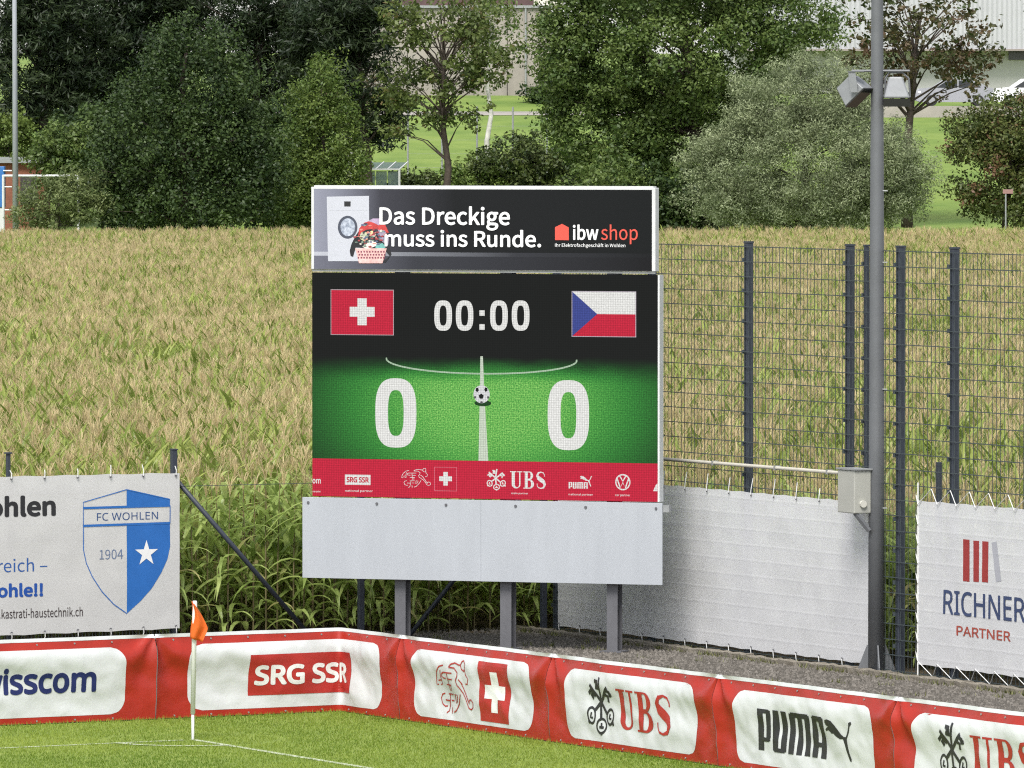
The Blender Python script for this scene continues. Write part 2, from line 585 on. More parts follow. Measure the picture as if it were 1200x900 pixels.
tag(MB().box(-900, 900, -60, 372, -1.0, -0.012).build('ground', M['ground']), kind='structure')
CL = CORNER + PL_L.d * 12; CR = CORNER + PL_R.d * 26
sheet('pitch', [(CL.x, CL.y), (-60, CL.y), (-60, 10), (60, 10), (60, CR.y - 5), (CR.x, CR.y), (CORNER.x, CORNER.y)], 0.0, M['turf'])
# gravel strip between boards and fences
bo = 0.02
q = [CL - PL_L.n * -bo, CORNER + Vector((0, .04, 0)), CR - PL_R.n * bo]
FE = PL_F.pt(24, 0) - PL_F.n * .35; F0 = PL_F.pt(0, 0) - PL_F.n * .35
G0 = PL_G.pt(-6, 0) - PL_G.n * .3; G1 = PL_G.pt(PL_G.len + 0.3, 0) - PL_G.n * .3
sheet('gravel_strip', [(CL.x, CL.y), (CORNER.x, CORNER.y), (CR.x, CR.y), (FE.x, FE.y), (F0.x, F0.y), (G1.x, G1.y), (G0.x, G0.y)], 0.006, M['gravel'])
sheet('field_soil', [(G0.x, G0.y), (G1.x, G1.y), (F0.x, F0.y), (FE.x, FE.y), (70, FE.y), (70, 371), (-70, 371), (-70, G0.y)], 0.0, M['soil'])

HP = [(366, -0.3), (372, 0.0), (400, 1.3), (418, 2.7), (440, 4.5), (470, 7.2), (478, 7.5), (490, 8.35), (520, 8.7), (900, 14.0)]
def hill_z(Y):
    return float(np.interp(Y, [p[0] for p in HP], [p[1] for p in HP]))
mb = MB()
ys = list(np.arange(366, 500, 2.0)) + list(np.arange(500, 901, 20.0))
xs = np.linspace(-140, 140, 71)
for Y in ys:
    for X in xs:
        mb.v.append((X, Y, hill_z(Y) + (0 if 466 < Y < 482 else 0.12) * noise.noise((X * .15, Y * .15, 3))))
nx = len(xs)
for j in range(len(ys) - 1):
    for i in range(nx - 1):
        a = j * nx + i
        mb.f.append((a, a + 1, a + nx + 1, a + nx))
tag(mb.build('hillside', M['hill'], smooth=True), kind='structure')
mb = MB()
for i in range(33):
    x0, x1 = -20 + i, -19 + i
    mb.poly([(x0, 470.5, hill_z(470.5) + .02), (x1, 470.5, hill_z(470.5) + .02), (x1, 476, hill_z(476) + .02), (x0, 476, hill_z(476) + .02)])
tag(mb.build('lane', M['road']), kind='structure')
mb = MB(); mb.box(14, 60, 469, 484, 6.8, 7.74)
tag(mb.build('parking_pavement', M['road']), kind='structure')

# pitch markings: touch line and goal line meeting at the corner flag
KF = ground(226, 867)
dR = (ground(430, 900) - KF).normalized(); dL = (ground(0, 877) - KF).normalized()
def marking(name, A, d, L, w=0.1):
    s_ = Vector((-d.y, d.x, 0))
    mb = MB()
    n = int(L / .25)
    for i in range(n):
        a = A + d * (i * .25); b = A + d * ((i + 1) * .25)
        mb.poly([(a - s_ * w / 2) + UP * .004, (b - s_ * w / 2) + UP * .004, (b + s_ * w / 2) + UP * .004, (a + s_ * w / 2) + UP * .004])
    return tag(mb.build(name, M['line']), kind='structure')
marking('goal_line', KF, dR, 14); marking('touch_line', KF + dL * 0.12, dL, 6)
mb = MB()
a0 = math.atan2(dR.y, dR.x); a1 = math.atan2(dL.y, dL.x)
if a1 > a0: a1 -= 2 * math.pi
if a0 - a1 > math.pi: a1 += 2 * math.pi
for i in range(16):
    A0 = a0 + (a1 - a0) * i / 16; A1 = a0 + (a1 - a0) * (i + 1) / 16
    mb.poly([KF + Vector((r_ * math.cos(t), r_ * math.sin(t), .008)) for r_, t in ((.95, A0), (1.05, A0), (1.05, A1), (.95, A1))])
tag(mb.build('corner_arc', M['line']), kind='structure')

# kerb of weathered concrete stones along the fence
kerb = tag(MB().frame(PL_F.pt(-0.6, -.05, .25), PL_F.d * 26, PL_F.n * .1, UP * .07).build('kerb', mat('mossy_kerb_core', (0.05, 0.045, 0.03), 0.95, var=.4, vscale=5)), kind='structure')
M['kerb'] = mat('mossy_kerb', (0.14, 0.12, 0.09), 0.95, col2=(0.3, 0.27, 0.22), vscale=4, bump=0.8, bscale=30)
kmb = MB()
for i in range(11):
    for j in range(4):
        kmb.v.append((i / 10.0 - .5, j % 2 - .5, j // 2 - .5))
for i in range(10):
    a = i * 4
    for p, q_ in ((0, 1), (1, 3), (3, 2), (2, 0)):
        kmb.f.append((a + p, a + 4 + p, a + 4 + q_, a + q_))
kmb.f += [(0, 1, 3, 2), (40, 42, 43, 41)]
kme = []
for k in range(3):
    me = bpy.data.meshes.new('kerb_stone')
    me.from_pydata([(v[0], v[1] + .16 * noise.noise((v[0] * 9, v[1] + k * 7, v[2])), v[2] + .22 * noise.noise((v[0] * 8, v[1], v[2] * 3 + k * 5))) for v in kmb.v], [], kmb.f)
    me.materials.append(M['kerb']); me.update(); kme.append(me)
ang = math.atan2(PL_F.d.y, PL_F.d.x)
for i in range(25):
    o = bpy.data.objects.new('kerb_stone', kme[i % 3]); COL.objects.link(o)
    p = PL_F.pt(-0.1 + i * 1.0, .02 + random.uniform(-.01, .01), .3 + random.uniform(-.015, .015))
    o.location = p; o.rotation_euler = (0, 0, ang + random.uniform(-.01, .01)); o.scale = (.985, .17, .1)
    o.parent = kerb

# loose gravel
def scatter_pebbles():
    n = 11000
    V = np.zeros((n * 4, 3)); Fc = []
    k = 0
    while k < n:
        u = random.uniform(-1, 20); t = random.uniform(.35, 3.4)
        p = PL_F.pt(u, 0, t)
        # keep it behind the boards
        if (p - CORNER).dot(PL_R.n) > -0.12 and (p - CORNER).dot(PL_L.n) > -0.12:
            continue
        s_ = random.uniform(.012, .035)
        a = random.uniform(0, 6.28)
        for j in range(3):
            V[k * 4 + j] = (p.x + s_ * math.cos(a + j * 2.1), p.y + s_ * math.sin(a + j * 2.1), 0.004)
        V[k * 4 + 3] = (p.x + random.uniform(-.3, .3) * s_, p.y, 0.008 + s_ * random.uniform(.5, 1.1))
        b = k * 4
        Fc += [(b, b + 1, b + 3), (b + 1, b + 2, b + 3), (b + 2, b, b + 3)]
        k += 1
    me = bpy.data.meshes.new('gravel'); me.from_pydata(V.tolist(), [], Fc)
    o = link('loose_gravel', me, mat('pebbles', (0.07, .062, .052), .9, col2=(.22, .2, .175), vscale=9))
    tag(o, 'loose grey gravel lying between the banner boards and the fence', 'gravel', kind='stuff')
scatter_pebbles()

# ------------------------------------------------------------------ mown grass of the pitch
def grass_blades():
    n = 150000
    X = rng.uniform(-8, 8, n * 2); Y = rng.uniform(89.5, 106, n * 2)
    inside = ((X - CORNER.x) * PL_R.n.x + (Y - CORNER.y) * PL_R.n.y > 0.06) & ((X - CORNER.x) * PL_L.n.x + (Y - CORNER.y) * PL_L.n.y > 0.06)
    inside &= np.abs(X) < 0.062 * Y + .4
    X, Y = X[inside][:n], Y[inside][:n]
    n = len(X)
    dr = np.minimum((X - CORNER.x) * PL_R.n.x + (Y - CORNER.y) * PL_R.n.y, (X - CORNER.x) * PL_L.n.x + (Y - CORNER.y) * PL_L.n.y)
    h = rng.uniform(.018, .036, n) + np.where(dr < .35, rng.uniform(0, .035, n), 0)
    # keep the painted lines open
    def dist(d): 
        wx, wy = X - KF.x, Y - KF.y
        t = wx * d.x + wy * d.y
        return np.where(t > 0, np.abs(wx * -d.y + wy * d.x), 9)
    on = (dist(dR) < .05) | (dist(dL) < .045) | (np.abs(np.hypot(X - KF.x, Y - KF.y) - 1.0) < .05)
    h = np.where(on, h * .35, h)
    a = rng.uniform(0, 2 * np.pi, n); w = rng.uniform(.003, .006, n)
    lx, ly = rng.normal(0, .012, n), rng.normal(0, .012, n)
    V = np.zeros((n, 3, 3))
    V[:, 0] = np.stack([X - w * np.cos(a), Y - w * np.sin(a), np.full(n, -.002)], 1)
    V[:, 1] = np.stack([X + w * np.cos(a), Y + w * np.sin(a), np.full(n, -.002)], 1)
    V[:, 2] = np.stack([X + lx, Y + ly, h], 1)
    tone = np.clip(.5 + rng.normal(0, .2, n) + .25 * np.sin(X * .8 + Y * .5) * np.sin(Y * .9), 0, 1)
    patch = np.array([noise.noise((x * .7, y * .35, 0)) for x, y in zip(X, Y)])
    tone = np.clip(tone + patch * .6, 0, 1)
    o = tri_mesh('pitch_grass', V.reshape(-1, 3), 3, np.repeat(tone, 3), leaf_mat('grass_blade', (0.13, 0.215, 0.02), (0.32, 0.39, 0.065), .38))
    tag(o, 'short mown green grass of the pitch in front of the banners', 'grass', kind='stuff')

def tri_mesh(name, V, k, tone, m, parent=None):
    """many separate k-gons from an (n*k,3) array"""
    n = len(V) // k
    me = bpy.data.meshes.new(name)
    me.vertices.add(len(V)); me.vertices.foreach_set('co', np.ascontiguousarray(V, dtype=np.float32).ravel())
    me.loops.add(n * k); me.loops.foreach_set('vertex_index', np.arange(n * k, dtype=np.int32))
    me.polygons.add(n)
    me.polygons.foreach_set('loop_start', np.arange(0, n * k, k, dtype=np.int32))
    me.polygons.foreach_set('loop_total', np.full(n, k, dtype=np.int32))
    at_ = me.attributes.new('tone', 'FLOAT', 'POINT')
    at_.data.foreach_set('value', np.ascontiguousarray(tone, dtype=np.float32))
    me.update(calc_edges=True); me.validate()
    return link(name, me, m, parent)
grass_blades()
def kerb_weeds():
    V, T = [], []
    for c in range(260):
        u = random.uniform(-.4, 18); off = random.choice((.42, .42, .2, .19, random.uniform(.5, 2.6)))
        lo = noise.noise((u * .8, off, 3)) > -.1
        if not lo: continue
        for k in range(random.randint(5, 22)):
            p = PL_F.pt(u + random.gauss(0, .09), .004, off + random.gauss(0, .03))
            a = random.uniform(0, 6.28); w = random.uniform(.004, .01); h = random.uniform(.02, .09)
            e = Vector((math.cos(a), math.sin(a), 0))
            V += [p - e * w, p + e * w, p + e.cross(UP) * random.uniform(-.05, .05) + e * random.uniform(-.03, .03) + UP * h]
            T += [random.random()] * 3
    V = np.array([tuple(v) for v in V])
    o = tri_mesh('weeds', V, 3, np.array(T), leaf_mat('weed_blade', (.07, .09, .025), (.22, .22, .08), .25))
    tag(o, 'sparse weeds and moss growing along the kerb of the gravel strip', 'weeds', kind='stuff')
kerb_weeds()

# ------------------------------------------------------------------ tall double-bar mesh fence
FENCE_H = 5.36
def fence_u(px, py=None):
    return PL_F.uv(px, 741 + .127 * (px - 653))[0]
fence = thing('mesh_fence', PL_F.pt(0, 0), 'tall dark grey wire mesh fence on square posts in front of the corn field', 'fence')
post_px = [(653, .095), (764, .095), (877, .095), (995.5, .095), (1015, .06), (1055, .095), (1118, .095), (1245, .095)]
post_u = []
for (x, w) in post_px:
    u = fence_u(x); post_u.append(u)
    C = PL_F.pt(u, 0)
    po = bevel(MB().cbox(C, PL_F.d, PL_F.n, w, w, FENCE_H + .03).build('post', M['anthracite'], fence), .008)
    cp = MB().cbox(C + UP * (FENCE_H + .031), PL_F.d, PL_F.n, w + .008, w + .008, .025).build('post_cap', M['anthracite'], po)
    bp = MB().cbox(C + UP * .002, PL_F.d, PL_F.n, .2, .2, .02).build('base_plate', M['galv'], po)
    for k in range(13):
        z = .35 + k * .4
        MB().cbox(PL_F.pt(u - w / 2 - .012, z, w / 2 - .01), PL_F.d, PL_F.n, .04, .05, .05).build('clamp', M['dark_wire'], po)
# short post of the low fence joining behind the right banner
u = fence_u(1090)
sp = bevel(MB().cbox(PL_F.pt(u, 0, -.12), PL_F.d, PL_F.n, .06, .06, 2.72).build('post', M['anthracite'], fence), .006)
sp['label'] = 'short thin post behind the edge of the right banner'
for a, b in zip(post_u[:-1], post_u[1:]):
    mb = MB()
    L = b - a
    nv = max(2, round(L / .1))
    off = .052
    for i in range(nv + 1):
        mb.cbox(PL_F.pt(a + L * i / nv, .06, off), PL_F.d, PL_F.n, .006, .006, FENCE_H - .06)
    nh = 27
    for j in range(nh + 1):
        z = .06 + (FENCE_H - .08) * j / nh
        mb.frame(PL_F.pt(a, z, off + .006), PL_F.d * L, PL_F.n * .008, UP * .011)
    o = mb.build('wire_panel', M['dark_wire'], fence)
    o['kind'] = 'stuff'

# ------------------------------------------------------------------ low fence on the left with raking braces
low = thing('brace_fence', PL_G.pt(0, 0), 'low dark post fence with two diagonal braces in front of the corn', 'fence')
gpx = [10, 204, 423, 637]
gu = []
for x in gpx:
    u = PL_G.uv(x, 763 - .0343 * (x - 10))[0]; gu.append(u)
    po = bevel(MB().cbox(PL_G.pt(u, 0), PL_G.d, PL_G.n, .075 if x != 10 else .05, .075 if x != 10 else .05, 2.6).build('post', M['anthracite'], low), .006)
    MB().cbox(PL_G.pt(u, 2.601), PL_G.d, PL_G.n, .083, .083, .02).build('post_cap', M['anthracite'], po)
for k, (ua, za, ub) in enumerate(((gu[1] + .04, 2.2, gu[1] + 2.1), (gu[3] - .04, 2.2, gu[3] - 2.1))):
    A = PL_G.pt(ua, za, .0); Bp = PL_G.pt(ub, .02, .0)
    mb = MB(); mb.tube([A, Bp], .032, 10)
    mb.build('brace', M['anthracite'], low, True)
# wire panels behind the club banner, kept below the banner's edge
mb = MB()
for i in range(62):
    mb.cbox(PL_G.pt(gu[1] - i * .05 - .04, .05, .045), PL_G.d, PL_G.n, .006, .006, 2.1)
for j in range(11):
    mb.frame(PL_G.pt(gu[1] - 3.1, .06 + j * .2, .05), PL_G.d * 3.1, PL_G.n * .008, UP * .01)
mb.build('wire_panel', M['dark_wire'], low)['kind'] = 'stuff'
mb = MB()
mb.tube([PL_G.pt(gu[1], 2.12, .03), PL_G.pt(gu[3], 2.12, .03)], .004, 5)
mb.build('tension_wire', M['dark_wire'], low)

# ------------------------------------------------------------------ mesh banners hung on the fences
def hung_banner(name, PLN, u0, u1, z0a, z0b, z1a, z1b, off, m, label, seed, ribs=None):
    """cloth between two edges (bottom z0a..z0b, top z1a..z1b), slightly pulled in at its ties"""
    root = thing(name, PLN.pt((u0 + u1) / 2, 0, off), label, 'banner')
    def pos(u, z, o=0.0):
        t = (u - u0) / (u1 - u0)
        d = .010 * noise.noise((u * .9, z * 1.1, seed)) + .005 * noise.noise((u * 3, z * 3, seed + 4))
        if ribs:   # cloth pressed against the horizontal bars behind it
            r = (z - .065) % ribs
            r = min(r, ribs - r)
            d += .002 * math.exp(-(r / .01) ** 2)
        return PLN.pt(u, z, off + d + o)
    nu = int((u1 - u0) / .06); nz = 170 if ribs else 52
    V = []; Fc = []
    for i in range(nu + 1):
        t = i / nu
        u = u0 + (u1 - u0) * t
        zb = z0a + (z0b - z0a) * t + .012 * abs(math.sin(math.pi * (u - u0) / .62)); zt = z1a + (z1b - z1a) * t - .012 * abs(math.sin(math.pi * (u - u0) / .62))
        for j in range(nz + 1):
            V.append(pos(u, zb + (zt - zb) * j / nz))
    for i in range(nu):
        for j in range(nz):
            a = i * (nz + 1) + j
            Fc.append((a, a + nz + 1, a + nz + 2, a + 1))
    mb = MB(); mb.v = [tuple(p) for p in V]; mb.f = Fc
    cloth = mb.build('cloth', m, root, True)
    return root, cloth, pos

def tarp(name, col, transp):
    m = mat(name, col, .6, var=.03, vscale=3, transl=.22, transp=transp, bump=.25, bscale=220)
    return m
M['tarp_white'] = tarp('mesh_tarp_white', (.8, .8, .815), .1)
M['tarp_warm'] = tarp('tarp_warm_white', (.66, .655, .64), .0)

# blank white banner
ub0, zb0 = PL_FB.uv(654, 734); ub1, zb1 = PL_FB.uv(1018, 779)
zt0 = PL_FB.uv(654, 556.5)[1]; zt1 = PL_FB.uv(1018, 588.5)[1]
blank, cl, posB = hung_banner('blank_banner', PL_F, ub0, ub1, zb0, zb1, zt0, zt1, .085, M['tarp_white'], 'plain white mesh banner tied to the tall fence between scoreboard and lamp mast', 3, .2)
tie_m = M['rope']
def hang_ties(root, PLN, u0, u1, ztop, zbot, off, n, long=.17):
    for k in range(n + 1):
        u = u0 + .06 + (u1 - u0 - .12) * k / n
        t = k / n
        zt = ztop[0] + (ztop[1] - ztop[0]) * t; zb = zbot[0] + (zbot[1] - zbot[0]) * t
        l = long * random.uniform(.7, 1.2)
        for (z, s_) in ((zt, 1), (zb, -1)):
            mb = MB(); mb.tube([PLN.pt(u, z - s_ * .035, off + .016), PLN.pt(u + .005, z + s_ * .03, off + .012), PLN.pt(u + random.uniform(-.02, .02), z + s_ * l, off - .012)], .006, 5)
            mb.build('cable_tie', tie_m, root)
            mb = MB(); mb.tube([PLN.pt(u, z - s_ * .04, off + .008), PLN.pt(u, z - s_ * .04, off + .014)], .016, 8)
            mb.build('eyelet', M['steel_grey'], root)
hang_ties(blank, PL_F, ub0, ub1, (zt0, zt1), (zb0, zb1), .09, 14)

# right banner with lacing rope
ur0, zr0 = PL_FB.uv(1075.5, 779); ur1, zr1 = PL_FB.uv(1262, 803)
zs0 = PL_FB.uv(1075.5, 586)[1]; zs1 = PL_FB.uv(1262, 600.5)[1]
rich, cl, posR = hung_banner('sponsor_banner', PL_F, ur0, ur1, zr0, zr1, zs0, zs1, .085, M['tarp_white'], 'white mesh banner with three red bars and blue lettering laced to fence', 8, .2)
def pp(x, y): return PL_FB.uv(x, y)
def prF(m): return Print(lambda u, z, o: posR(u, z, o), .003, .0002, .06)
p = prF(0)
for (a, b) in (((1129, 681), (1136.5, 632.5)), ((1141, 681.5), (1147.5, 634)), ((1151, 682), (1158, 634.8))):
    p.rect(pp(*a), pp(*b))
p.build('red_bars', mat('tarp_red', lin(150, 48, 44), .6), cl)
prF(0).poly([pp(1167.5, 682), pp(1173.8, 681), pp(1167.5, 634.5), pp(1161.6, 636)]).build('grey_bar', mat('tarp_grey', lin(165, 166, 172), .6), cl)
prF(0).glyph(TX['rich'], pp(1105.6, 719.5), (pp(1201.5, 729)[0], pp(1105.6, 690.5)[1])).build('lettering', mat('tarp_navy', lin(52, 66, 100), .6), cl)
prF(0).glyph(TX['part'], pp(1121, 744.5), (pp(1184.5, 752)[0], pp(1121, 733)[1])).build('lettering', mat('tarp_red2', lin(160, 70, 55), .6), cl)
mb = MB()
pts = []
n = 8
for k in range(n + 1):
    t = k / n; u = ur0 + .05 + (ur1 - ur0 - .1) * t
    z = zs0 + (zs1 - zs0) * t
    pts += [PL_F.pt(u, z - .04, .105), PL_F.pt(u + .26, z + .15, .06)]
mb.tube(pts, .0055, 5)
mb.build('lacing_rope', M['rope'], rich)
mb = MB(); pts = []
for k in range(n + 1):
    t = k / n; u = ur0 + .05 + (ur1 - ur0 - .1) * t
    z = zr0 + (zr1 - zr0) * t
    pts += [PL_F.pt(u, z + .04, .105), PL_F.pt(u + .3, z - .13, .06)]
mb.tube(pts, .0055, 5)
mb.build('lacing_rope', M['rope'], rich)
mb = MB(); pts = []
for k in range(9):
    z = zr0 + .05 + (zs0 - zr0 - .1) * k / 8
    pts += [PL_F.pt(ur0 + .03, z, .105), PL_F.pt(ur0 - .1, z + .11, .06)]
mb.tube(pts, .0055, 5)
mb.build('lacing_rope', M['rope'], rich)
MB().tube([PL_F.pt(ur0 + .01, zr0 - .35, .09), PL_F.pt(ur0 + .01, zs0 + .22, .09)], .01, 6).build('edge_cord', M['rope'], rich)

# club banner on the left
uc0, zc0 = PL_GB.uv(-70, 748.6); uc1, zc1 = PL_GB.uv(210.5, 737)
zd0 = PL_GB.uv(-70, 559.5)[1]; zd1 = PL_GB.uv(210.5, 553.5)[1]
club, cl, posC = hung_banner('club_banner', PL_G, uc0, uc1, zc0, zc1, zd0, zd1, .075, M['tarp_warm'], 'off-white banner with a blue shield crest and star hung on the left fence', 12)
hang_ties(club, PL_G, uc0, uc1, (zd0, zd1), (zc0, zc1), .08, 7, .1)
def gp(x, y): return PL_GB.uv(x, y)
def prG(): return Print(lambda u, z, o: posC(u, z, o), .003, .0002, .08)
BLUE = mat('crest_blue', lin(34, 98, 170), .55, var=.06, vscale=5)
side = [(199, 593.5)]
rs = [(199.2, 640), (196, 655), (189, 671), (178, 689), (165, 704), (148.6, 719)]
ls = [(97.6, 644), (101, 660), (108, 676), (119, 693), (133, 708), (148.6, 719)]
p = prG()
p.poly([gp(148.4, 573.7), gp(148.4, 594.8), gp(199, 593), gp(199, 585)])
p.poly([gp(148.4, 615.2), gp(148.6, 719)] + [gp(*q_) for q_ in rs[-2::-1]] + [gp(199, 613.5)])
p.build('crest_field', BLUE, cl)
p = prG(); p.off = .0055
w = .012
p.stroke([gp(148.4, 573.7), gp(97.5, 588.6), gp(97.5, 625)] + [gp(*q_) for q_ in ls], w)
p.stroke([gp(97.5, 595.4), gp(199, 592.4)], .03)
p.stroke([gp(97.5, 616.2), gp(199, 612.8)], .03)
p.stroke([gp(199, 592.4), gp(199, 613)], w)
p.stroke([gp(148.4, 573.7), gp(199, 585)], w)
p.build('crest_outline', BLUE, cl)
star = []
cu, cz = gp(171.3, 648.5)
for k in range(10):
    a = math.radians(90 + 36 * k); r = .178 if k % 2 == 0 else .068
    star.append((cu + r * math.cos(a), cz + r * math.sin(a)))
p = prG(); p.off = .007
p.poly(star).build('star', M['white_print'], cl)
p = prG(); p.glyph(TX['fcw'], gp(113.5, 610.3), (gp(185, 610)[0], gp(113.5, 601.3)[1])).build('lettering', mat('crest_text', lin(40, 72, 120), .6), cl)
prG().glyph(TX['y1904'], gp(116.5, 655.8), (gp(144, 655)[0], gp(116.5, 644.3)[1])).build('lettering', mat('crest_text2', lin(95, 112, 140), .6), cl)
prG().glyph(TX['ohlen'], gp(-14.5, 606.8), (gp(65.3, 604.5)[0], gp(-14.5, 581.6)[1])).build('lettering', M['black_print'], cl)
prG().glyph(TX['reich'], gp(-2.5, 671), (gp(55.5, 669)[0], gp(-2.5, 655)[1])).build('lettering', mat('tarp_blue', lin(40, 84, 150), .6), cl)
prG().glyph(TX['ohle'], gp(-3, 700.6), (gp(50.5, 699)[0], gp(-3, 684)[1])).build('lettering', mat('tarp_blue2', lin(22, 72, 150), .6), cl)
prG().glyph(TX['kas'], gp(-1, 725.2), (gp(97, 722)[0], gp(-1, 714)[1])).build('lettering', mat('tarp_dark', lin(60, 50, 50), .6), cl)

# ------------------------------------------------------------------ scoreboard
board = thing('scoreboard', PL_S.pt(PL_S.len / 2, 0), 'large electronic football scoreboard showing 00:00 and 0 0 on three grey posts', 'scoreboard')
def sp_(x, y): return PL_S.uv(x, y)
for (x0, x1) in ((460.5, 476), (584, 600), (709, 724.5)):
    ua = sp_(x0, 720)[0]; ub_ = sp_(x1 - 3, 720)[0]
    w = ub_ - ua; d_ = .17; t = .016
    mb = MB()
    C = PL_S.pt((ua + ub_) / 2, 0, -.16)
    # H section: two flanges and a web
    mb.cbox(C + PL_S.n * (d_ / 2), PL_S.d, PL_S.n, w, t, 5.9)
    mb.cbox(C - PL_S.n * (d_ / 2), PL_S.d, PL_S.n, w, t, 5.9)
    mb.cbox(C, PL_S.d, PL_S.n, t, d_ - t - .002, 5.9)
    po = mb.build('post', M['steel_grey'], board)
    MB().cbox(C + UP * .008, PL_S.d, PL_S.n, .3, .32, .02).build('base_plate', M['steel_grey'], po)
# cabinets
def slab(x0, y0, x1, y1, front, depth):
    """box whose front face fills the photo rectangle given by its top-left / bottom-right corner"""
    u0, z1 = sp_(x0, y0); u1, z0 = sp_(x1, y1)
    mb = MB(); mb.frame(PL_S.pt(u0, z0, front - depth), PL_S.d * (u1 - u0), PL_S.n * depth, UP * (z1 - z0))
    return mb, (u0, z0, u1, z1)
ZT = sp_(365, 218)[1]
mb, hb = slab(364.5, 219, 768, 318.3, 0.0, .14)
head = bevel(mb.build('advert_panel', M['white_metal'], board), .008)
tl = MB(); tl.frame(PL_S.pt(hb[0] + .04, hb[3], -.12), PL_S.d * (hb[2] - hb[0] - .07), PL_S.n * .11, UP * .022)
tl.build('top_rail', M['white_metal'], head)
mb, lb = slab(366, 319.4, 771, 588.2, -.002, .14)
ledcab = mb.build('led_screen', mat('cabinet', (.02, .02, .022), .6), board)
MB().frame(PL_S.pt(lb[2], lb[1], -.142), PL_S.d * .025, PL_S.n * .15, UP * (lb[3] - lb[1])).build('side_trim', M['white_metal'], ledcab)
MB().frame(PL_S.pt(hb[0] + .01, hb[1] - .028, -.05), PL_S.d * (hb[2] - hb[0] - .02), PL_S.n * .035, UP * .026).build('joint_strip', M['galv'], head)
mb, pb = slab(356, 582.3, 777.5, 685.5, .05, .03)
M['panel'] = mat('cladding_panel', lin(168, 172, 177), .45, var=.045, vscale=3, bump=.06, bscale=3, stretch=(1, 1, .18))
mb = MB()
mid = (pb[0] + pb[2]) / 2
panel = bevel(mb.frame(PL_S.pt(pb[0], pb[1], .02), PL_S.d * (mid - pb[0] - .0006), PL_S.n * .03, UP * (pb[3] - pb[1])).build('cladding_panel', M['panel'], board), .003)
mb = MB()
panel2 = bevel(mb.frame(PL_S.pt(mid + .0006, pb[1], .02), PL_S.d * (pb[2] - mid - .0006), PL_S.n * .03, UP * (pb[3] - pb[1])).build('cladding_panel', M['panel'], board), .003)
for k in range(6):
    u = pb[0] + .085 + (pb[2] - pb[0] - .17) * k / 5
    mb = MB(); mb.tube([PL_S.pt(u, pb[3] - .07, .05), PL_S.pt(u, pb[3] - .07, .062)], .018, 10)
    mb.build('bolt', M['steel_grey'], panel if k < 3 else panel2)
MB().frame(PL_S.pt(pb[2], pb[3] - .12, -.03), PL_S.d * .09, PL_S.n * .06, UP * .09).build('bracket', M['galv'], board)

# -- header print
def flatS(u, z, o): return PL_S.pt(u, z, o)
def prS(o=.004): return Print(flatS, .0015 + o * .4, .00012)
def header_mat():
    m = bpy.data.materials.new('header_print'); m.use_nodes = True
    nt = m.node_tree; p = nt.nodes['Principled BSDF']; p.inputs['Roughness'].default_value = .6; p.inputs['Specular IOR Level'].default_value = .15
    uv = nt.nodes.new('ShaderNodeUVMap'); uv.uv_map = 'UVMap'
    sx = nt.nodes.new('ShaderNodeSeparateXYZ'); nt.links.new(uv.outputs[0], sx.inputs[0])
    wall = nt.nodes.new('ShaderNodeValToRGB')
    e = wall.color_ramp.elements
    e[0].position = 0; e[0].color = lin(135, 137, 151)
    e[1].position = 1; e[1].color = lin(21, 23, 24)
    k = e.new(.07); k.color = lin(120, 122, 135)
    k = e.new(.2); k.color = lin(60, 60, 67)
    k = e.new(.42); k.color = lin(27, 28, 30)
    floor = nt.nodes.new('ShaderNodeValToRGB')
    e = floor.color_ramp.elements
    e[0].position = 0; e[0].color = lin(103, 104, 116)
    e[1].position = 1; e[1].color = lin(23, 23, 25)
    k = e.new(.3); k.color = lin(53, 54, 60)
    skirt = nt.nodes.new('ShaderNodeValToRGB')
    e = skirt.color_ramp.elements
    e[0].position = 0; e[0].color = lin(176, 178, 187)
    e[1].position = 1; e[1].color = lin(24, 25, 27)
    k = e.new(.3); k.color = lin(111, 113, 120)
    k = e.new(.6); k.color = lin(50, 51, 56)
    for r in (wall, floor, skirt): nt.links.new(sx.outputs['X'], r.inputs['Fac'])
    lt1 = nt.nodes.new('ShaderNodeMath'); lt1.operation = 'LESS_THAN'; lt1.inputs[1].default_value = .215
    lt2 = nt.nodes.new('ShaderNodeMath'); lt2.operation = 'LESS_THAN'; lt2.inputs[1].default_value = .165
    nt.links.new(sx.outputs['Y'], lt1.inputs[0]); nt.links.new(sx.outputs['Y'], lt2.inputs[0])
    m1 = nt.nodes.new('ShaderNodeMixRGB'); m2 = nt.nodes.new('ShaderNodeMixRGB')
    nt.links.new(lt1.outputs[0], m1.inputs[0]); nt.links.new(wall.outputs[0], m1.inputs[1]); nt.links.new(skirt.outputs[0], m1.inputs[2])
    nt.links.new(lt2.outputs[0], m2.inputs[0]); nt.links.new(m1.outputs[0], m2.inputs[1]); nt.links.new(floor.outputs[0], m2.inputs[2])
    nt.links.new(m2.outputs[0], p.inputs['Base Color'])
    return m
def uv_quad(name, a, b, off, m, parent):
    mb = MB(); mb.poly([PL_S.pt(a[0], a[1], off), PL_S.pt(b[0], a[1], off), PL_S.pt(b[0], b[1], off), PL_S.pt(a[0], b[1], off)])
    o = mb.build(name, m, parent)
    l = o.data.uv_layers.new(name='UVMap')
    for i, c in enumerate(((0, 0), (1, 0), (1, 1), (0, 1))): l.data[i].uv = c
    return o
uv_quad('print', sp_(368, 315), sp_(764, 222.5), .002, header_mat(), head)
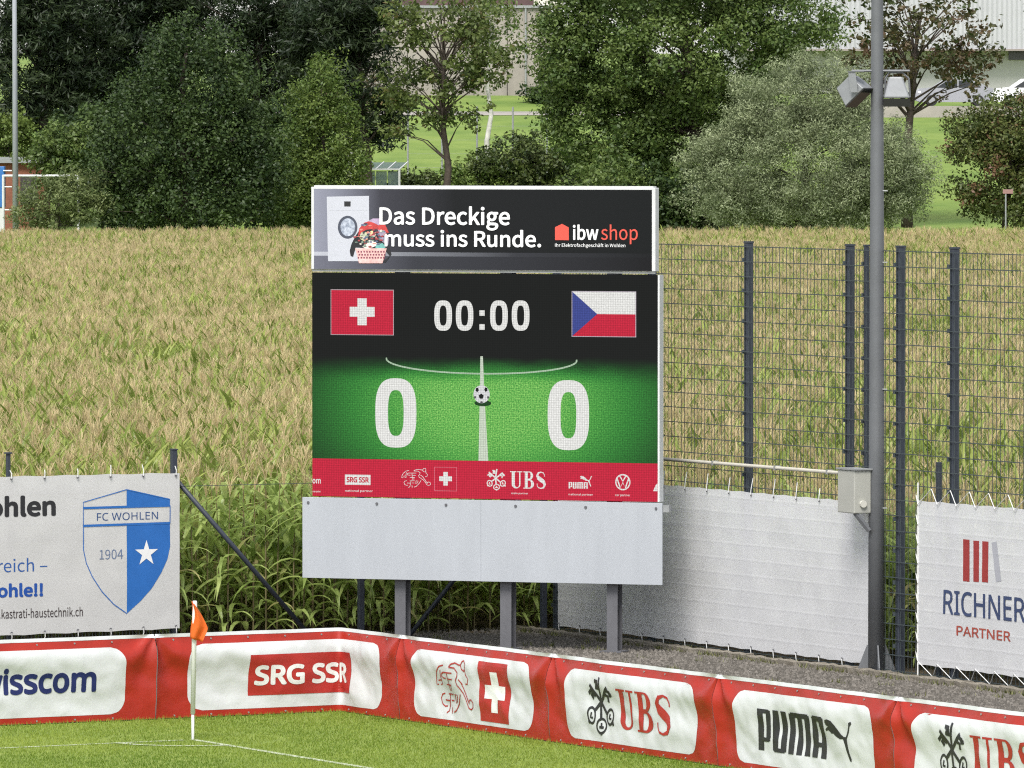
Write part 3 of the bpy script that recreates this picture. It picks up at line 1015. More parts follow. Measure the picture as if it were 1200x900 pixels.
# washing machine and laundry basket of the advert
prS(.004).poly([sp_(384.5, 306), sp_(433, 306), sp_(432.5, 229.5), sp_(383, 230.5)]).build('washing_machine_print', mat('machine_white', lin(190, 192, 200), .4, var=.02, vscale=3), head)
p = prS(.006); p.rect(sp_(403.5, 242), sp_(411, 236)); p.build('machine_display_print', M['black_print'], head)
p = prS(.006); p.disc(sp_(407.5, 266.3), .14, .152, 28); p.build('machine_door_print', mat('door_rim', lin(70, 74, 88), .35), head)
p = prS(.0075); p.disc(sp_(407.7, 266.3), .105, .118, 26); p.build('machine_door_print', mat('door_glass', lin(96, 106, 128), .3, col2=lin(205, 212, 224), vscale=22), head)
p = prS(.006); p.disc(sp_(426, 240), .026); p.disc(sp_(388, 242), .012); p.stroke([sp_(385, 246.5), sp_(432, 246)], .006); p.build('machine_knob_print', mat('knob', lin(190, 192, 200), .4), head)
def blob(pts, rgb, o, nm='laundry_print'):
    prS(o).poly([sp_(*q_) for q_ in pts]).build(nm, mat('laundry', lin(*rgb), .6, var=.25, vscale=18), head)
blob([(411, 300), (414, 301), (417, 290), (450, 292), (457, 300), (448, 307), (452, 308), (459, 298), (456, 288), (446, 282), (436, 268), (424, 266), (417, 276), (412, 286), (410, 294)], (34, 34, 38), .009)
blob([(420, 277), (421, 268), (427, 261), (436, 258), (446, 258), (452, 264), (456, 273), (449, 272), (440, 268), (430, 269), (424, 272)], (186, 62, 60), .0105)
blob([(432, 259), (437, 256), (445, 256), (449, 262), (444, 264), (438, 261)], (170, 150, 176), .012)
blob([(443, 269), (451, 270), (456, 279), (455, 287), (449, 284), (444, 278)], (150, 140, 158), .012)
blob([(421, 279), (424, 272), (430, 272), (431, 280), (427, 283)], (188, 190, 150), .012)
blob([(425, 289), (433, 281), (440, 283), (443, 287), (434, 291), (428, 291)], (226, 216, 206), .0135)
blob([(440, 290), (442, 285), (449, 285), (452, 290), (446, 293)], (108, 168, 162), .015)
blob([(432, 272), (437, 270), (438, 274), (434, 276)], (210, 205, 150), .0135)
for kk, rgb in enumerate(((150, 60, 66), (60, 60, 72), (196, 190, 178), (92, 100, 128), (120, 140, 126), (206, 130, 120))):
    rl = random.Random(kk); p = prS(.0155); p.step = .00001
    for _ in range(16):
        x, y = 434 + rl.gauss(0, 9), 276 + rl.gauss(0, 6)
        if not (413 < x < 455 and 261 < y < 290): continue
        a0 = rl.uniform(0, 6.28); w_ = rl.uniform(.8, 2.6); h_ = rl.uniform(.5, 1.5)
        p.off += .000015
        p.poly([sp_(x + w_ * math.cos(t + a0) , y + h_ * math.sin(t + a0)) for t in (0, 1.1, 2.4, 3.5, 5.0)])
    p.build('laundry_print', mat('laundry_fold', lin(*rgb), .6, var=.3, vscale=30), head)
blob([(416.5, 291), (453.5, 291), (448.5, 308.5), (421, 308.5)], (222, 178, 172), .0165, 'basket_print')
p = prS(.018)
for r_, y in enumerate((294, 297.5, 301)):
    for k in range(10):
        x = 419.5 + k * 3.3 + (r_ % 2)
        p.rect(sp_(x, y + 2), sp_(x + 1.8, y))
p.step = 0; p.build('basket_print', mat('basket_holes', lin(128, 66, 84), .6), head)
WH = mat('header_white', (.83, .83, .83), .45)
def span(x0, x1, ytop, ybot):
    """rectangle from photo x0..x1 and rows measured at x0"""
    u0, z0 = sp_(x0, ybot); z1 = sp_(x0, ytop)[1]
    return (u0, z0), (sp_(x1, ybot)[0], z1)
prS(.021).glyph(TX['das'], *span(445, 598, 241.3, 269.6)).build('lettering', WH, head)
prS(.021).glyph(TX['muss'], *span(451, 634.5, 268.6, 289)).build('lettering', WH, head)
prS(.006).glyph(TX['ibw'], *span(671.5, 701.5, 263, 281.3)).build('lettering', WH, head)
RO = mat('logo_orange', lin(214, 82, 68), .45)
prS(.006).glyph(TX['shop'], *span(704.5, 747.5, 263, 286)).build('lettering', RO, head)
prS(.006).poly([sp_(650.5, 281.3), sp_(666.7, 281.5), sp_(666.7, 266.5), sp_(658.6, 262.3), sp_(650.5, 266.3)]).build('house_emblem', RO, head)
prS(.006).glyph(TX['ihr'], *span(650.5, 733, 285, 290.4)).build('lettering', WH, head)

# -- LED picture
def led_field_mat():
    m = bpy.data.materials.new('led_picture'); m.use_nodes = True
    nt = m.node_tree; p = nt.nodes['Principled BSDF']
    p.inputs['Base Color'].default_value = (.004, .004, .004, 1); p.inputs['Roughness'].default_value = .7
    p.inputs['Specular IOR Level'].default_value = .06
    N = nt.nodes.new; Lk = nt.links.new
    uv = N('ShaderNodeUVMap'); uv.uv_map = 'UVMap'
    sx = N('ShaderNodeSeparateXYZ'); Lk(uv.outputs[0], sx.inputs[0])
    def mth(op, a, b=None, c=None):
        n = N('ShaderNodeMath'); n.operation = op
        for i, q_ in enumerate((a, b, c)):
            if q_ is None: continue
            if isinstance(q_, (int, float)): n.inputs[i].default_value = q_
            else: Lk(q_, n.inputs[i])
        return n.outputs[0]
    def mapr(v, a, b, c, d, smooth=True):
        n = N('ShaderNodeMapRange')
        if smooth: n.interpolation_type = 'SMOOTHSTEP'
        Lk(v, n.inputs['Value'])
        for k, q_ in zip(('From Min', 'From Max', 'To Min', 'To Max'), (a, b, c, d)): n.inputs[k].default_value = q_
        return n.outputs[0]
    nz2 = N('ShaderNodeTexNoise'); nz2.inputs['Scale'].default_value = 9; nz2.inputs['Detail'].default_value = 5; Lk(uv.outputs[0], nz2.inputs['Vector'])
    vv = mth('ADD', sx.outputs['Y'], mth('MULTIPLY', mth('SUBTRACT', nz2.outputs['Fac'], .5), .06))
    g = mapr(vv, .56, .40, 0, 1)
    dx = mth('MULTIPLY', mth('SUBTRACT', sx.outputs['X'], .52), 1.5)
    dy = mth('MULTIPLY', mth('SUBTRACT', sx.outputs['Y'], .31), 1.3)
    r = mth('SQRT', mth('ADD', mth('MULTIPLY', dx, dx), mth('MULTIPLY', dy, dy)))
    fall = mapr(r, .18, .95, 1.1, .16)
    lite = mth('MULTIPLY', g, fall)
    nz = N('ShaderNodeTexNoise'); nz.inputs['Scale'].default_value = 130; nz.inputs['Detail'].default_value = 6; nz.inputs['Roughness'].default_value = .8
    mp = N('ShaderNodeMapping'); mp.inputs['Scale'].default_value = (1.8, 1.0, 1); Lk(uv.outputs[0], mp.inputs[0]); Lk(mp.outputs[0], nz.inputs['Vector'])
    grain = mapr(nz.outputs['Fac'], .33, .68, .4, 1.6, False)
    li = mth('MULTIPLY', lite, grain)
    rp = N('ShaderNodeValToRGB')
    e = rp.color_ramp.elements
    e[0].position = 0; e[0].color = lin(24, 26, 25)
    e[1].position = 1; e[1].color = lin(150, 214, 110)
    k = e.new(.12); k.color = lin(30, 72, 34)
    k = e.new(.45); k.color = lin(56, 138, 58)
    k = e.new(.75); k.color = lin(92, 176, 78)
    Lk(mth('MULTIPLY', li, .76), rp.inputs['Fac'])
    Lk(rp.outputs['Color'], p.inputs['Emission Color'])
    nz3 = N('ShaderNodeTexNoise'); nz3.inputs['Scale'].default_value = 420; Lk(uv.outputs[0], nz3.inputs['Vector'])
    Lk(diode_grid(nt, mapr(nz3.outputs['Fac'], .3, .7, .75 * LEDK, 1.25 * LEDK, False)), p.inputs['Emission Strength'])
    return m
LF = .002
bandL, bandR = 537, 543.4
uv_quad('picture', sp_(366, bandL), (lb[2], lb[3]), LF, led_field_mat(), ledcab)
LW = led_mat('led_white', (236, 236, 232)); LR = led_mat('led_red', (206, 40, 66)); LB = led_mat('led_blue', (66, 78, 150)); LK_ = led_mat('led_black', (30, 32, 32))
def prL(o): return Print(flatS, .0018 + o * .4, .00012)
p = prL(.003); p.rect((lb[0], lb[1]), (lb[2], sp_(366, bandL)[1])); p.build('sponsor_strip', LR, ledcab)
prL(.004).rect(*span(387.6, 461.6, 339, 392.4)).build('flag_border', led_mat('led_grey', (190, 170, 175)), ledcab)
p = prL(.0055).rect(*span(388.4, 460.8, 339.9, 391.6)); p.build('flag_picture', LR, ledcab)
cx, cz = sp_(424.5, 365.4)
prL(.007).poly(cross_pts(cx, cz, .178, .066)).build('flag_cross', LW, ledcab)
prL(.004).rect(*span(670, 745.6, 341, 394.6)).build('flag_border', led_mat('led_grey2', (190, 180, 190)), ledcab)
a, b = span(670.8, 744.8, 341.8, 393.8)
zm = (a[1] + b[1]) / 2
prL(.0055).rect((a[0], zm), b).build('flag_picture', LW, ledcab)
prL(.0055).rect(a, (b[0], zm)).build('flag_picture', LR, ledcab)
prL(.007).poly([a, (sp_(700, 368)[0], zm), (a[0], b[1])]).build('flag_picture', LB, ledcab)
Z1 = zero_unit(.30, .17); Z2 = zero_unit(.31, .17)
for x0, x1 in ((509, 529.8), (534.3, 554.8), (574.4, 595.2), (599.8, 620.6)):
    prL(.004).shape(Z1, *span(x0, x1, 351.9, 387.5)).build('digit', LW, ledcab)
p = prL(.004); p.rect(*span(562, 568, 363.6, 370)); p.rect(*span(562, 568, 379.8, 386.4)); p.build('colon', LW, ledcab)
# centre circle, line, ball
LP = led_mat('led_line', (190, 216, 186), .85)
cx, cz = sp_(564, 421.5); r0 = sp_(676, 425)[0] - cx; rz = .185
p = prL(.004); pts = arc(cx, cz, r0, rz, 176, 364, 44); p.stroke([(q_[0], q_[1]) for q_ in pts], .021); p.build('circle_line', LP, ledcab)
p = prL(.0055)
p.poly([sp_(560.8, 540), sp_(572.4, 540.2), sp_(568.2, 470), sp_(566, 417.5), sp_(563, 417.5), sp_(562.3, 470)])
p.build('centre_line', led_mat('led_line2', (216, 228, 208), .92), ledcab)
p = prL(.007); p.disc(sp_(566, 472.5), .12, .04); p.build('ball_shadow', led_mat('led_shadow', (30, 70, 34)), ledcab)
bc = sp_(564.5, 462)
p = prL(.0085); p.disc(bc, .115, .118, 30); p.build('ball_picture', led_mat('led_ball', (224, 224, 226)), ledcab)
p = prL(.01)
def pent(c, r, rot, sx_=1, sy_=1): return [(c[0] + sx_ * r * math.cos(math.radians(rot + 72 * k)), c[1] + sy_ * r * math.sin(math.radians(rot + 72 * k))) for k in range(5)]
p.poly(pent((bc[0] - .005, bc[1] - .028), .038, 90))
p.poly(pent((bc[0] - .062, bc[1] + .058), .032, 60, .8, 1)); p.poly(pent((bc[0] + .062, bc[1] + .062), .032, 110, .8, 1))
p.poly(pent((bc[0] - .092, bc[1] - .04), .022, 20, .6, 1)); p.poly(pent((bc[0] + .092, bc[1] - .04), .022, 160, .6, 1)); p.poly(pent((bc[0], bc[1] - .104), .024, 90, 1, .5))
p.build('ball_picture', LK_, ledcab)
for x0, x1, y0, y1 in ((440, 488.2, 443, 524.2), (642, 690.6, 445.2, 527.2)):
    prL(.012).shape(Z2, *span(x0, x1, y0, y1)).build('score_digit', LW, ledcab)

# emblem strokes read off the boards (de-sheared on the board plane)
def board_px(x, y): return PL_R2.uv(x, y)
def unit_from(crop, O, s, strokes, w):
    parts = []
    for st in strokes:
        parts.append(stroke2d([board_px(O[0] + x / s, O[1] + y / s) for x, y in st], w))
    return parts
player = [[(270, 262), (240, 272), (215, 315), (202, 365), (197, 412), (214, 412)], [(245, 300), (240, 350), (242, 412), (228, 412)], [(214, 382), (240, 378)],
          [(272, 318), (252, 328), (250, 348), (262, 362), (285, 368)], [(262, 318), (340, 326)], [(300, 322), (304, 465)], [(303, 372), (338, 376)], [(280, 415), (326, 420)], [(320, 420), (318, 468)],
          [(318, 275), (335, 255), (365, 245), (395, 262), (404, 262), (415, 235), (428, 228), (438, 245), (437, 290), (428, 312), (412, 295), (404, 262)],
          [(318, 278), (360, 285), (380, 320), (378, 350), (365, 385), (372, 420), (395, 455), (415, 490), (435, 545), (450, 600), (468, 612), (483, 595), (485, 560), (470, 535), (455, 538), (454, 560)],
          [(400, 395), (415, 440), (440, 520), (455, 565)], [(437, 300), (440, 340), (455, 370), (448, 412), (432, 412)], [(385, 375), (410, 415)],
          [(250, 482), (230, 490), (220, 520), (228, 565), (245, 585), (262, 582)], [(250, 535), (285, 541)], [(278, 488), (325, 492)], [(290, 490), (285, 560), (278, 620), (262, 636)], [(298, 538), (322, 542)],
          [(300, 590), (302, 640)], [(340, 490), (338, 562)], [(345, 495), (362, 500), (347, 560)], [(390, 490), (370, 560), (340, 620), (320, 632)]]
PLAYER_RAW = unit_from(None, (480, 740), 6.667, player, .016)
PLAYER_U, PLAYER_BB = norm_unit(PLAYER_RAW)
def oval(cx, cy, rx, ry, tilt=0, n=18):
    t = math.radians(tilt)
    return [(cx + rx * math.cos(2 * math.pi * k / n) * math.cos(t) - ry * math.sin(2 * math.pi * k / n) * math.sin(t), cy + rx * math.cos(2 * math.pi * k / n) * math.sin(t) + ry * math.sin(2 * math.pi * k / n) * math.cos(t)) for k in range(n + 1)]
keys_thin = [oval(278, 455, 25, 62, -4), oval(411, 470, 25, 60, 4), oval(348, 540, 30, 56), [(278, 430), (272, 470), (288, 475)], [(411, 445), (404, 480), (420, 485)], [(348, 515), (348, 550)], [(335, 548), (362, 552)]]
keys_thick = [[(270, 215), (335, 340), (388, 445)], [(410, 240), (342, 350), (300, 412)], [(352, 158), (343, 260), (338, 350), (343, 480)], [(318, 190), (322, 245)], [(305, 185), (335, 195)], [(308, 235), (336, 245)], [(318, 212), (336, 220)],
              [(255, 285), (275, 255), (290, 290)], [(272, 285), (288, 325)], [(290, 290), (305, 300)], [(402, 355), (405, 310), (385, 295)], [(425, 315), (420, 280), (400, 262)], [(412, 300), (432, 300)], [(348, 590), (350, 612)], [(265, 500), (255, 505)], [(440, 520), (428, 528)]]
KEYS_RAW = unit_from(None, (650, 770), 6.667, keys_thin, .03) + unit_from(None, (650, 770), 6.667, keys_thick, .042)
KEYS_U, KEYS_BB = norm_unit(KEYS_RAW)
cat_px = [(790, 290), (810, 285), (840, 300), (865, 335), (885, 370), (905, 405), (925, 425), (940, 425), (955, 385), (966, 345), (968, 315), (985, 305), (991, 322), (977, 345), (967, 390), (954, 425), (947, 440), (952, 480), (957, 520), (964, 560), (974, 600), (972, 622), (962, 615), (953, 585), (942, 540), (928, 480), (916, 440), (895, 442), (870, 422), (850, 397), (835, 397), (828, 385), (812, 370), (795, 378), (788, 365), (800, 350), (815, 345), (795, 330), (787, 310)]
CAT_RAW = [([board_px(850 + x / 6.667, 800 + y / 6.667) for x, y in cat_px], [tuple(range(len(cat_px)))])]
CAT_U, CAT_BB = norm_unit(CAT_RAW)

# sponsor strip of the screen
p = prL(.005); p.glyph(TX['om'], *span(366.3, 376, 561, 566.6)); p.glyph(TX['small'], *span(366.5, 376, 574.5, 577.5)); p.build('lettering', LW, ledcab)
prL(.005).rect(*span(404.3, 434.3, 556, 568)).build('emblem', LW, ledcab)
prL(.0065).glyph(TX['srg'], *span(406.3, 432.3, 558.8, 565.3)).build('lettering', LR, ledcab)
prL(.005).glyph(TX['small2'], *span(404.5, 437, 573.6, 576.8)).build('lettering', LW, ledcab)
prL(.005).shape(PLAYER_U, *span(470.5, 505, 548, 571.5)).build('emblem', LW, ledcab)
p = prL(.005)
(a, b) = span(509.3, 535.3, 547.4, 575)
p.stroke([a, (b[0], a[1]), b, (a[0], b[1]), a], .01); p.build('emblem_frame', led_mat('led_pink', (226, 120, 135)), ledcab)
cx, cz = sp_(522.3, 561)
prL(.005).poly(cross_pts(cx, cz, .09, .032)).build('emblem', LW, ledcab)
prL(.005).shape(KEYS_U, *span(570.5, 593, 549.3, 574.6)).build('emblem', LW, ledcab)
prL(.005).shape(U_LETTERS, *span(598, 641, 552.2, 572.2)).build('lettering', LW, ledcab)
prL(.005).glyph(TX['small'], *span(599.3, 619, 576.8, 579.6)).build('lettering', LW, ledcab)
prL(.005).shape(P_LETTERS, *span(666.5, 689, 564.8, 572.4)).build('lettering', LW, ledcab)
prL(.005).shape(CAT_U, *span(680, 694, 557.5, 570)).build('emblem', LW, ledcab)
prL(.005).glyph(TX['small2'], *span(666.5, 695, 578, 581)).build('lettering', LW, ledcab)
c = sp_(730, 565); p = prL(.005)
p.ring(c, .098, .098, .018)
r = .075
p.stroke([(c[0] - .045, c[1] + .085), (c[0], c[1] + .012), (c[0] + .045, c[1] + .085)], .02)
p.stroke([(c[0] - .082, c[1] + .05), (c[0] - .036, c[1] - .075), (c[0], c[1] - .005), (c[0] + .036, c[1] - .075), (c[0] + .082, c[1] + .05)], .02)
p.build('emblem', LW, ledcab)
prL(.005).glyph(TX['small3'], *span(721, 738.5, 579, 582)).build('lettering', LW, ledcab)
prL(.005).poly([sp_(765.5, 575.5), sp_(770.6, 575.7), sp_(770.6, 566.5), sp_(768.5, 568.5)]).build('emblem', LW, ledcab)

# ------------------------------------------------------------------ perimeter banners round the pitch
rail = thing('perimeter_rail', CORNER, 'white tubular pitch rail carrying the red and white banners', 'rail')
HB = .985
def board_pt(s, z, off=0.0):
    """s < 0 on the left run, s > 0 on the right run; the corner is slightly rounded"""
    R = .10
    if s <= -R:
        return CORNER + PL_L.d * (-s) + PL_L.n * off + UP * z
    if s >= R:
        return CORNER + PL_R.d * s + PL_R.n * off + UP * z
    t = (s + R) / (2 * R)
    A = CORNER + PL_L.d * R; Bq = CORNER + PL_R.d * R
    p = A * (1 - t) ** 2 + CORNER * 2 * t * (1 - t) + Bq * t * t
    n = (PL_L.n * (1 - t) + PL_R.n * t).normalized()
    return p + n * off + UP * z
mb = MB(); mb.tube([board_pt(s, HB - .04, -.06) for s in [-9, -4, -.1, -.05, 0, .05, .1, 5, 12, 22]], .028, 10)
mb.build('top_rail', M['white_metal'], rail, True)
for s in [-8, -6, -4, -2, 0, 2, 4, 6, 8, 10, 12, 14, 16, 18, 20]:
    MB().tube([board_pt(s, 0, -.06), board_pt(s, HB - .06, -.06)], .026, 8).build('post', M['white_metal'], rail, True)
def bs(x, y):
    """photo pixel on the banners -> (s, z)"""
    if x < 400:
        u, z = PL_L2.uv(x, y); return (-u, z)
    return PL_R2.uv(x, y)
seams_px = [(-205, 765), (183, 750), (467, 746), (643.5, 769), (840, 793), (1050, 820), (1285, 850)]
SEAM = [bs(x, y)[0] for x, y in seams_px]
print('seams', SEAM)
def fold(s, z):
    d = .034 * noise.noise((s * .8, z * .9, 5.0)) + .02 * noise.noise((s * 2.4 + z * 2.2, z * 2.2 - s * .7, 9.0)) + .008 * noise.noise((s * 6 + z * 5, z * 5 - s * 2, 19.0))
    # sag between the rail and the lower edge: cloth leans back to the rail above z = .78
    k = z / HB
    d += .035 * math.exp(-((k - .74) / .16) ** 2) - .02 * max(0, k - .8) / .2
    # long diagonal drag folds
    d += .017 * math.sin((s * .9 + z * 2.6) * 3.1 + 1.7 * noise.noise((s * .5, z, 2))) * (1 - k) * k * 3
    for c in SEAM:
        ds = s - c
        if abs(ds) < 1.0:
            r = math.hypot(ds, (HB - z))
            a = math.atan2(ds, HB - z + .02)
            d += .030 * math.cos(a * 7.5) * math.exp(-(r - .35) ** 2 / .18) * math.exp(-abs(ds) / .45)
            d += .02 * math.exp(-(ds / .035) ** 2) * min(1, (HB - z) * 3)
    d -= .015 * abs(noise.noise((s * 1.5 + z * 1.3, z * 1.7 - s * .6, 33.0))) + .012 * abs(noise.noise((s * 2.8 - z * 2.2, z * 2.6 + s * .8, 47.0)))
    # pinned down along bottom
    return d * min(1.0, .35 + z * 2.5)
def bpos(s, z, o=0.0): return board_pt(s, z, .01 + fold(s, z) + o)
M['banner_red'] = mat('banner_red', lin(168, 42, 28), .42, var=.09, vscale=2.5, transl=.12, bump=.12, bscale=25)
M['banner_white'] = mat('banner_white', (.67, .685, .7), .45, var=.035, vscale=2, transl=.1, bump=.1, bscale=25)
def board_banner(k, s0, s1, label, white):
    root = thing('perimeter_banner', board_pt((s0 + s1) / 2, 0, .02), label, 'banner', 'banners round the pitch')
    s0 += .006; s1 -= .006
    zb = .012
    ns = int((s1 - s0) / .035); nz = 30
    def grid(fl, fr, zl, zh, o, name, m, parent, ns=ns, nz=nz):
        V = []; Fc = []
        for j in range(nz + 1):
            z = zl + (zh - zl) * j / nz
            a, b = fl(z), fr(z)
            for i in range(ns + 1):
                V.append(tuple(bpos(a + (b - a) * i / ns, z, o)))
        for j in range(nz):
            for i in range(ns):
                q_ = j * (ns + 1) + i
                Fc.append((q_, q_ + 1, q_ + ns + 2, q_ + ns + 1))
        mb = MB(); mb.v = V; mb.f = Fc
        return mb.build(name, m, parent, True)
    cloth = grid(lambda z: s0, lambda z: s1, zb, HB - .03, 0, 'cloth', M['banner_red'], root)
    grid(lambda z: s0, lambda z: s1, HB - .029, HB + .012, .004, 'top_hem', M['banner_white'], root, nz=2)
    w0, w1 = white; zl, zh = .085, .865; rr = .2
    def inset(z):
        if z > zh - rr: t = (z - (zh - rr)) / rr
        elif z < zl + rr: t = ((zl + rr) - z) / rr
        else: return 0
        return rr * (1 - math.sqrt(max(0, 1 - t * t)))
    grid(lambda z: w0 + inset(z), lambda z: w1 - inset(z), zl, zh, .002, 'white_panel', M['banner_white'], cloth, nz=36)
    # eyelets along the hems
    n = int((s1 - s0) / .5)
    for i in range(n):
        s = s0 + .25 + i * .5
        for z in (HB - .06, .04):
            p0 = bpos(s, z, .006); nrm = PL_L.n if s < 0 else PL_R.n
            MB().tube([p0 - nrm * .004, p0 + nrm * .004], .011, 6).build('eyelet', M['galv'], root)
    return root, cloth
def prB(o=.008): return Print(bpos, o * .55 + .001, .0002, .05)
labels = ['red perimeter banner with dark blue lettering on white at the left edge of the photo',
          'red perimeter banner wrapping the corner with a red block of white capital letters',
          'red perimeter banner with a line-drawn player emblem and a white cross on red',
          'red perimeter banner with black crossed keys and red serif letters left of the leaping cat',
          'red perimeter banner with bold black block letters and a leaping cat',
          'red perimeter banner with black crossed keys cut off by the right edge of the photo']
wp = [((-195, 765), (148, 800)), ((221.5, 800), (444, 790)), ((482.5, 810), (621.5, 820)), ((662, 830), (815, 850)), ((859.5, 850), (1023, 870)), ((1069, 870), (1265, 880))]
BN = []
for k in range(6):
    BN.append(board_banner(k, SEAM[k], SEAM[k + 1], labels[k], (bs(*wp[k][0])[0], bs(*wp[k][1])[0])))
def bspan(x0, x1, y0top, y0bot):
    a = bs(x0, y0bot); zt = bs(x0, y0top)[1]
    return a, (bs(x1, y0bot)[0], zt)
# left: dark blue word (i-dot top to baseline)
a = bs(-92, 822); b = bs(114.5, 812)
zbase = bs(114, 811)[1]
prB().glyph(TX['swi'], (bs(-39, 822)[0], zbase), (bs(112.8, 812)[0], bs(10.5, 783.5)[1])).build('lettering', M['navy_print'], BN[0][1])
# red block with white capitals
sa = bs(292.5, 816)[0]; sb = bs(409.5, 812)[0]
zl, zh = bs(293, 815.5)[1], bs(293, 767.5)[1]
prB(.008).rect((sa, zl), (sb, zh)).build('red_block', M['red_print'], BN[1][1])
h = zh - zl
sm = bs(299, 800)[0]; se = sb - .09
prB(.0125).glyph(TX['srg'], (sm, zl + h * .24), (se, zl + h * .74)).build('lettering', M['white_print'], BN[1][1])
# player emblem and cross
(lo, hi) = PLAYER_BB
prB().shape(PLAYER_U, tuple(lo), tuple(hi)).build('player_emblem', M['red_print'], BN[2][1])
fa = bs(561, 844.5); fz = bs(561.5, 774.5)[1]; fb = bs(594.5, 848)[0]
prB().rect(fa, (fb, fz)).build('red_flag', M['red_print'], BN[2][1])
cs, cz2 = (fa[0] + fb) / 2 + .01, (fa[1] + fz) / 2
prB(.0125).rect((cs - .075, cz2 - .232), (cs + .075, cz2 + .232)).rect((cs - .24, cz2 - .078), (cs - .075, cz2 + .078)).rect((cs + .075, cz2 - .078), (cs + .24, cz2 + .078)).build('white_cross', M['white_print'], BN[2][1])
# keys and serif letters, twice
(lo, hi) = KEYS_BB
prB().shape(KEYS_U, tuple(lo), tuple(hi)).build('keys_emblem', M['black_print'], BN[3][1])
la = bs(721, 851)[0]; lz0, lz1 = bs(733, 855.8)[1], bs(721.5, 807)[1]; lb_ = bs(788, 862)[0]
prB().shape(U_LETTERS, (la, lz0), (lb_, lz1)).build('lettering', M['red_print'], BN[3][1])
ds = bs(1115, 850)[0] - bs(701.5, 800)[0]
prB().shape(KEYS_U, (lo[0] + ds, lo[1]), (hi[0] + ds, hi[1])).build('keys_emblem', M['black_print'], BN[5][1])
prB().shape(U_LETTERS, (la + ds, lz0), (lb_ + ds, lz1)).build('lettering', M['red_print'], BN[5][1])
# block letters and cat
a = bs(886.5, 878.6); b = (bs(966, 888)[0], bs(886.5, 830)[1])
prB().shape(P_LETTERS, a, b).build('lettering', M['black_print'], BN[4][1])
(lo, hi) = CAT_BB
prB().shape(CAT_U, tuple(lo), tuple(hi)).build('cat_emblem', M['black_print'], BN[4][1])

# ------------------------------------------------------------------ corner flag
cf = thing('corner_flag', KF, 'white corner flag pole with a drooping orange flag', 'corner flag')
top = at(228.3, 704, KF.y)
MB().tube([KF + UP * .0, KF + UP * .02, KF + UP * .3], [.016, .016, .018], 10).build('spring_foot', M['white_metal'], cf, True)
MB().tube([KF + UP * .3, KF * .02 + (KF + UP * .3) * .98, top + UP * -.02, top], [.026, .027, .027, .02], 12).build('pole', mat('flag_pole', (.72, .72, .7), .4), cf, True)
V = []; Fc = []
nf, mf = 10, 14
pdir = (top - KF).normalized()
for j in range(mf + 1):
    tz = j / mf
    wdt = .035 + .165 * min(1, tz * 1.5) * (1 - .35 * max(0, tz - .6) / .4)
    for i in range(nf + 1):
        ti = i / nf
        p0 = top - pdir * (.0 + tz * .42 + .045 * ti)
        V.append(tuple(p0 + Vector((-.035 + wdt * ti + .01 * math.sin(tz * 5), -.034 + .03 * math.sin(ti * 7 + tz * 3), 0))))
for j in range(mf):
    for i in range(nf):
        q_ = j * (nf + 1) + i
        Fc.append((q_, q_ + 1, q_ + nf + 2, q_ + nf + 1))
mb = MB(); mb.v = V; mb.f = Fc
fo = mb.build('flag', mat('flag_orange', lin(238, 118, 40), .6, transl=.35), cf, True)
sd = fo.modifiers.new('solid', 'SOLIDIFY'); sd.thickness = .004

# ------------------------------------------------------------------ floodlight mast with two heads and a cabinet
MP = ground(1027, 790)
mast = thing('floodlight_mast', MP, 'tall grey steel light mast with two floodlights and a cabinet beside the fence', 'light mast')
M['mast'] = mat('mast_steel', lin(106, 108, 111), .5, var=.1, vscale=2.5, metal=.15)
MB().tube([MP + UP * .03, MP + UP * 3, MP + UP * 8.5, MP + UP * 12], [.108, .1, .076, .06], 18).build('pole', M['mast'], mast, True)
MB().cbox(MP + UP * .01, PL_F.d, PL_F.n, .5, .5, .03).build('base_plate', M['mast'], mast)
for a in range(4):
    an = math.atan2(PL_F.d.y, PL_F.d.x) * 0 + a * math.pi / 2 + .12
    e = Vector((math.cos(an), math.sin(an), 0)); s_ = Vector((-e.y, e.x, 0)) * .008
    mb = MB(); P0 = MP + UP * .04
    tri = [P0 + e * .1, P0 + e * .23, P0 + e * .23 + UP * .05, P0 + e * .12 + UP * .33, P0 + e * .1 + UP * .33]
    mb.poly([q_ - s_ for q_ in tri]); mb.poly([q_ + s_ for q_ in reversed(tri)])
    for i in range(5):
        j = (i + 1) % 5
        mb.poly([tri[i] - s_, tri[i] + s_, tri[j] + s_, tri[j] - s_])
    mb.build('gusset', M['mast'], mast)
for z in (2.1, 3.6, 5.2, 6.1, 7.9):
    MB().tube([MP + Vector((.07, -.06, z)), MP + Vector((.13, -.08, z))], .008, 6).build('step_bolt', M['galv'], mast)
# cabinet
Cb = at(1001, 602, MP.y - .18)
mb = MB(); mb.frame(Cb - PL_F.d * .46, PL_F.d * .46, -PL_F.n * -.0 + Vector((PL_F.n.x, PL_F.n.y, 0)) * -.24, UP * .54)
cab = bevel(mb.build('cabinet', mat('cabinet_grey', lin(168, 168, 160), .5, var=.05, vscale=3), mast), .012)
MB().frame(Cb - PL_F.d * .48 + UP * .545 + PL_F.n * .012, PL_F.d * .5, PL_F.n * -.265, UP * .02).build('lid', M['galv'], cab)
kp = Cb + PL_F.n * -.12 + UP * .12 + PL_F.d * .001
MB().tube([kp, kp + PL_F.d * .03], .045, 12).build('lock', mat('lock', lin(200, 198, 188), .4), cab)
MB().tube([at(1018.5, 622, MP.y - .1), at(1002, 601, MP.y - .12)], .035, 6).build('bracket', M['mast'], mast)
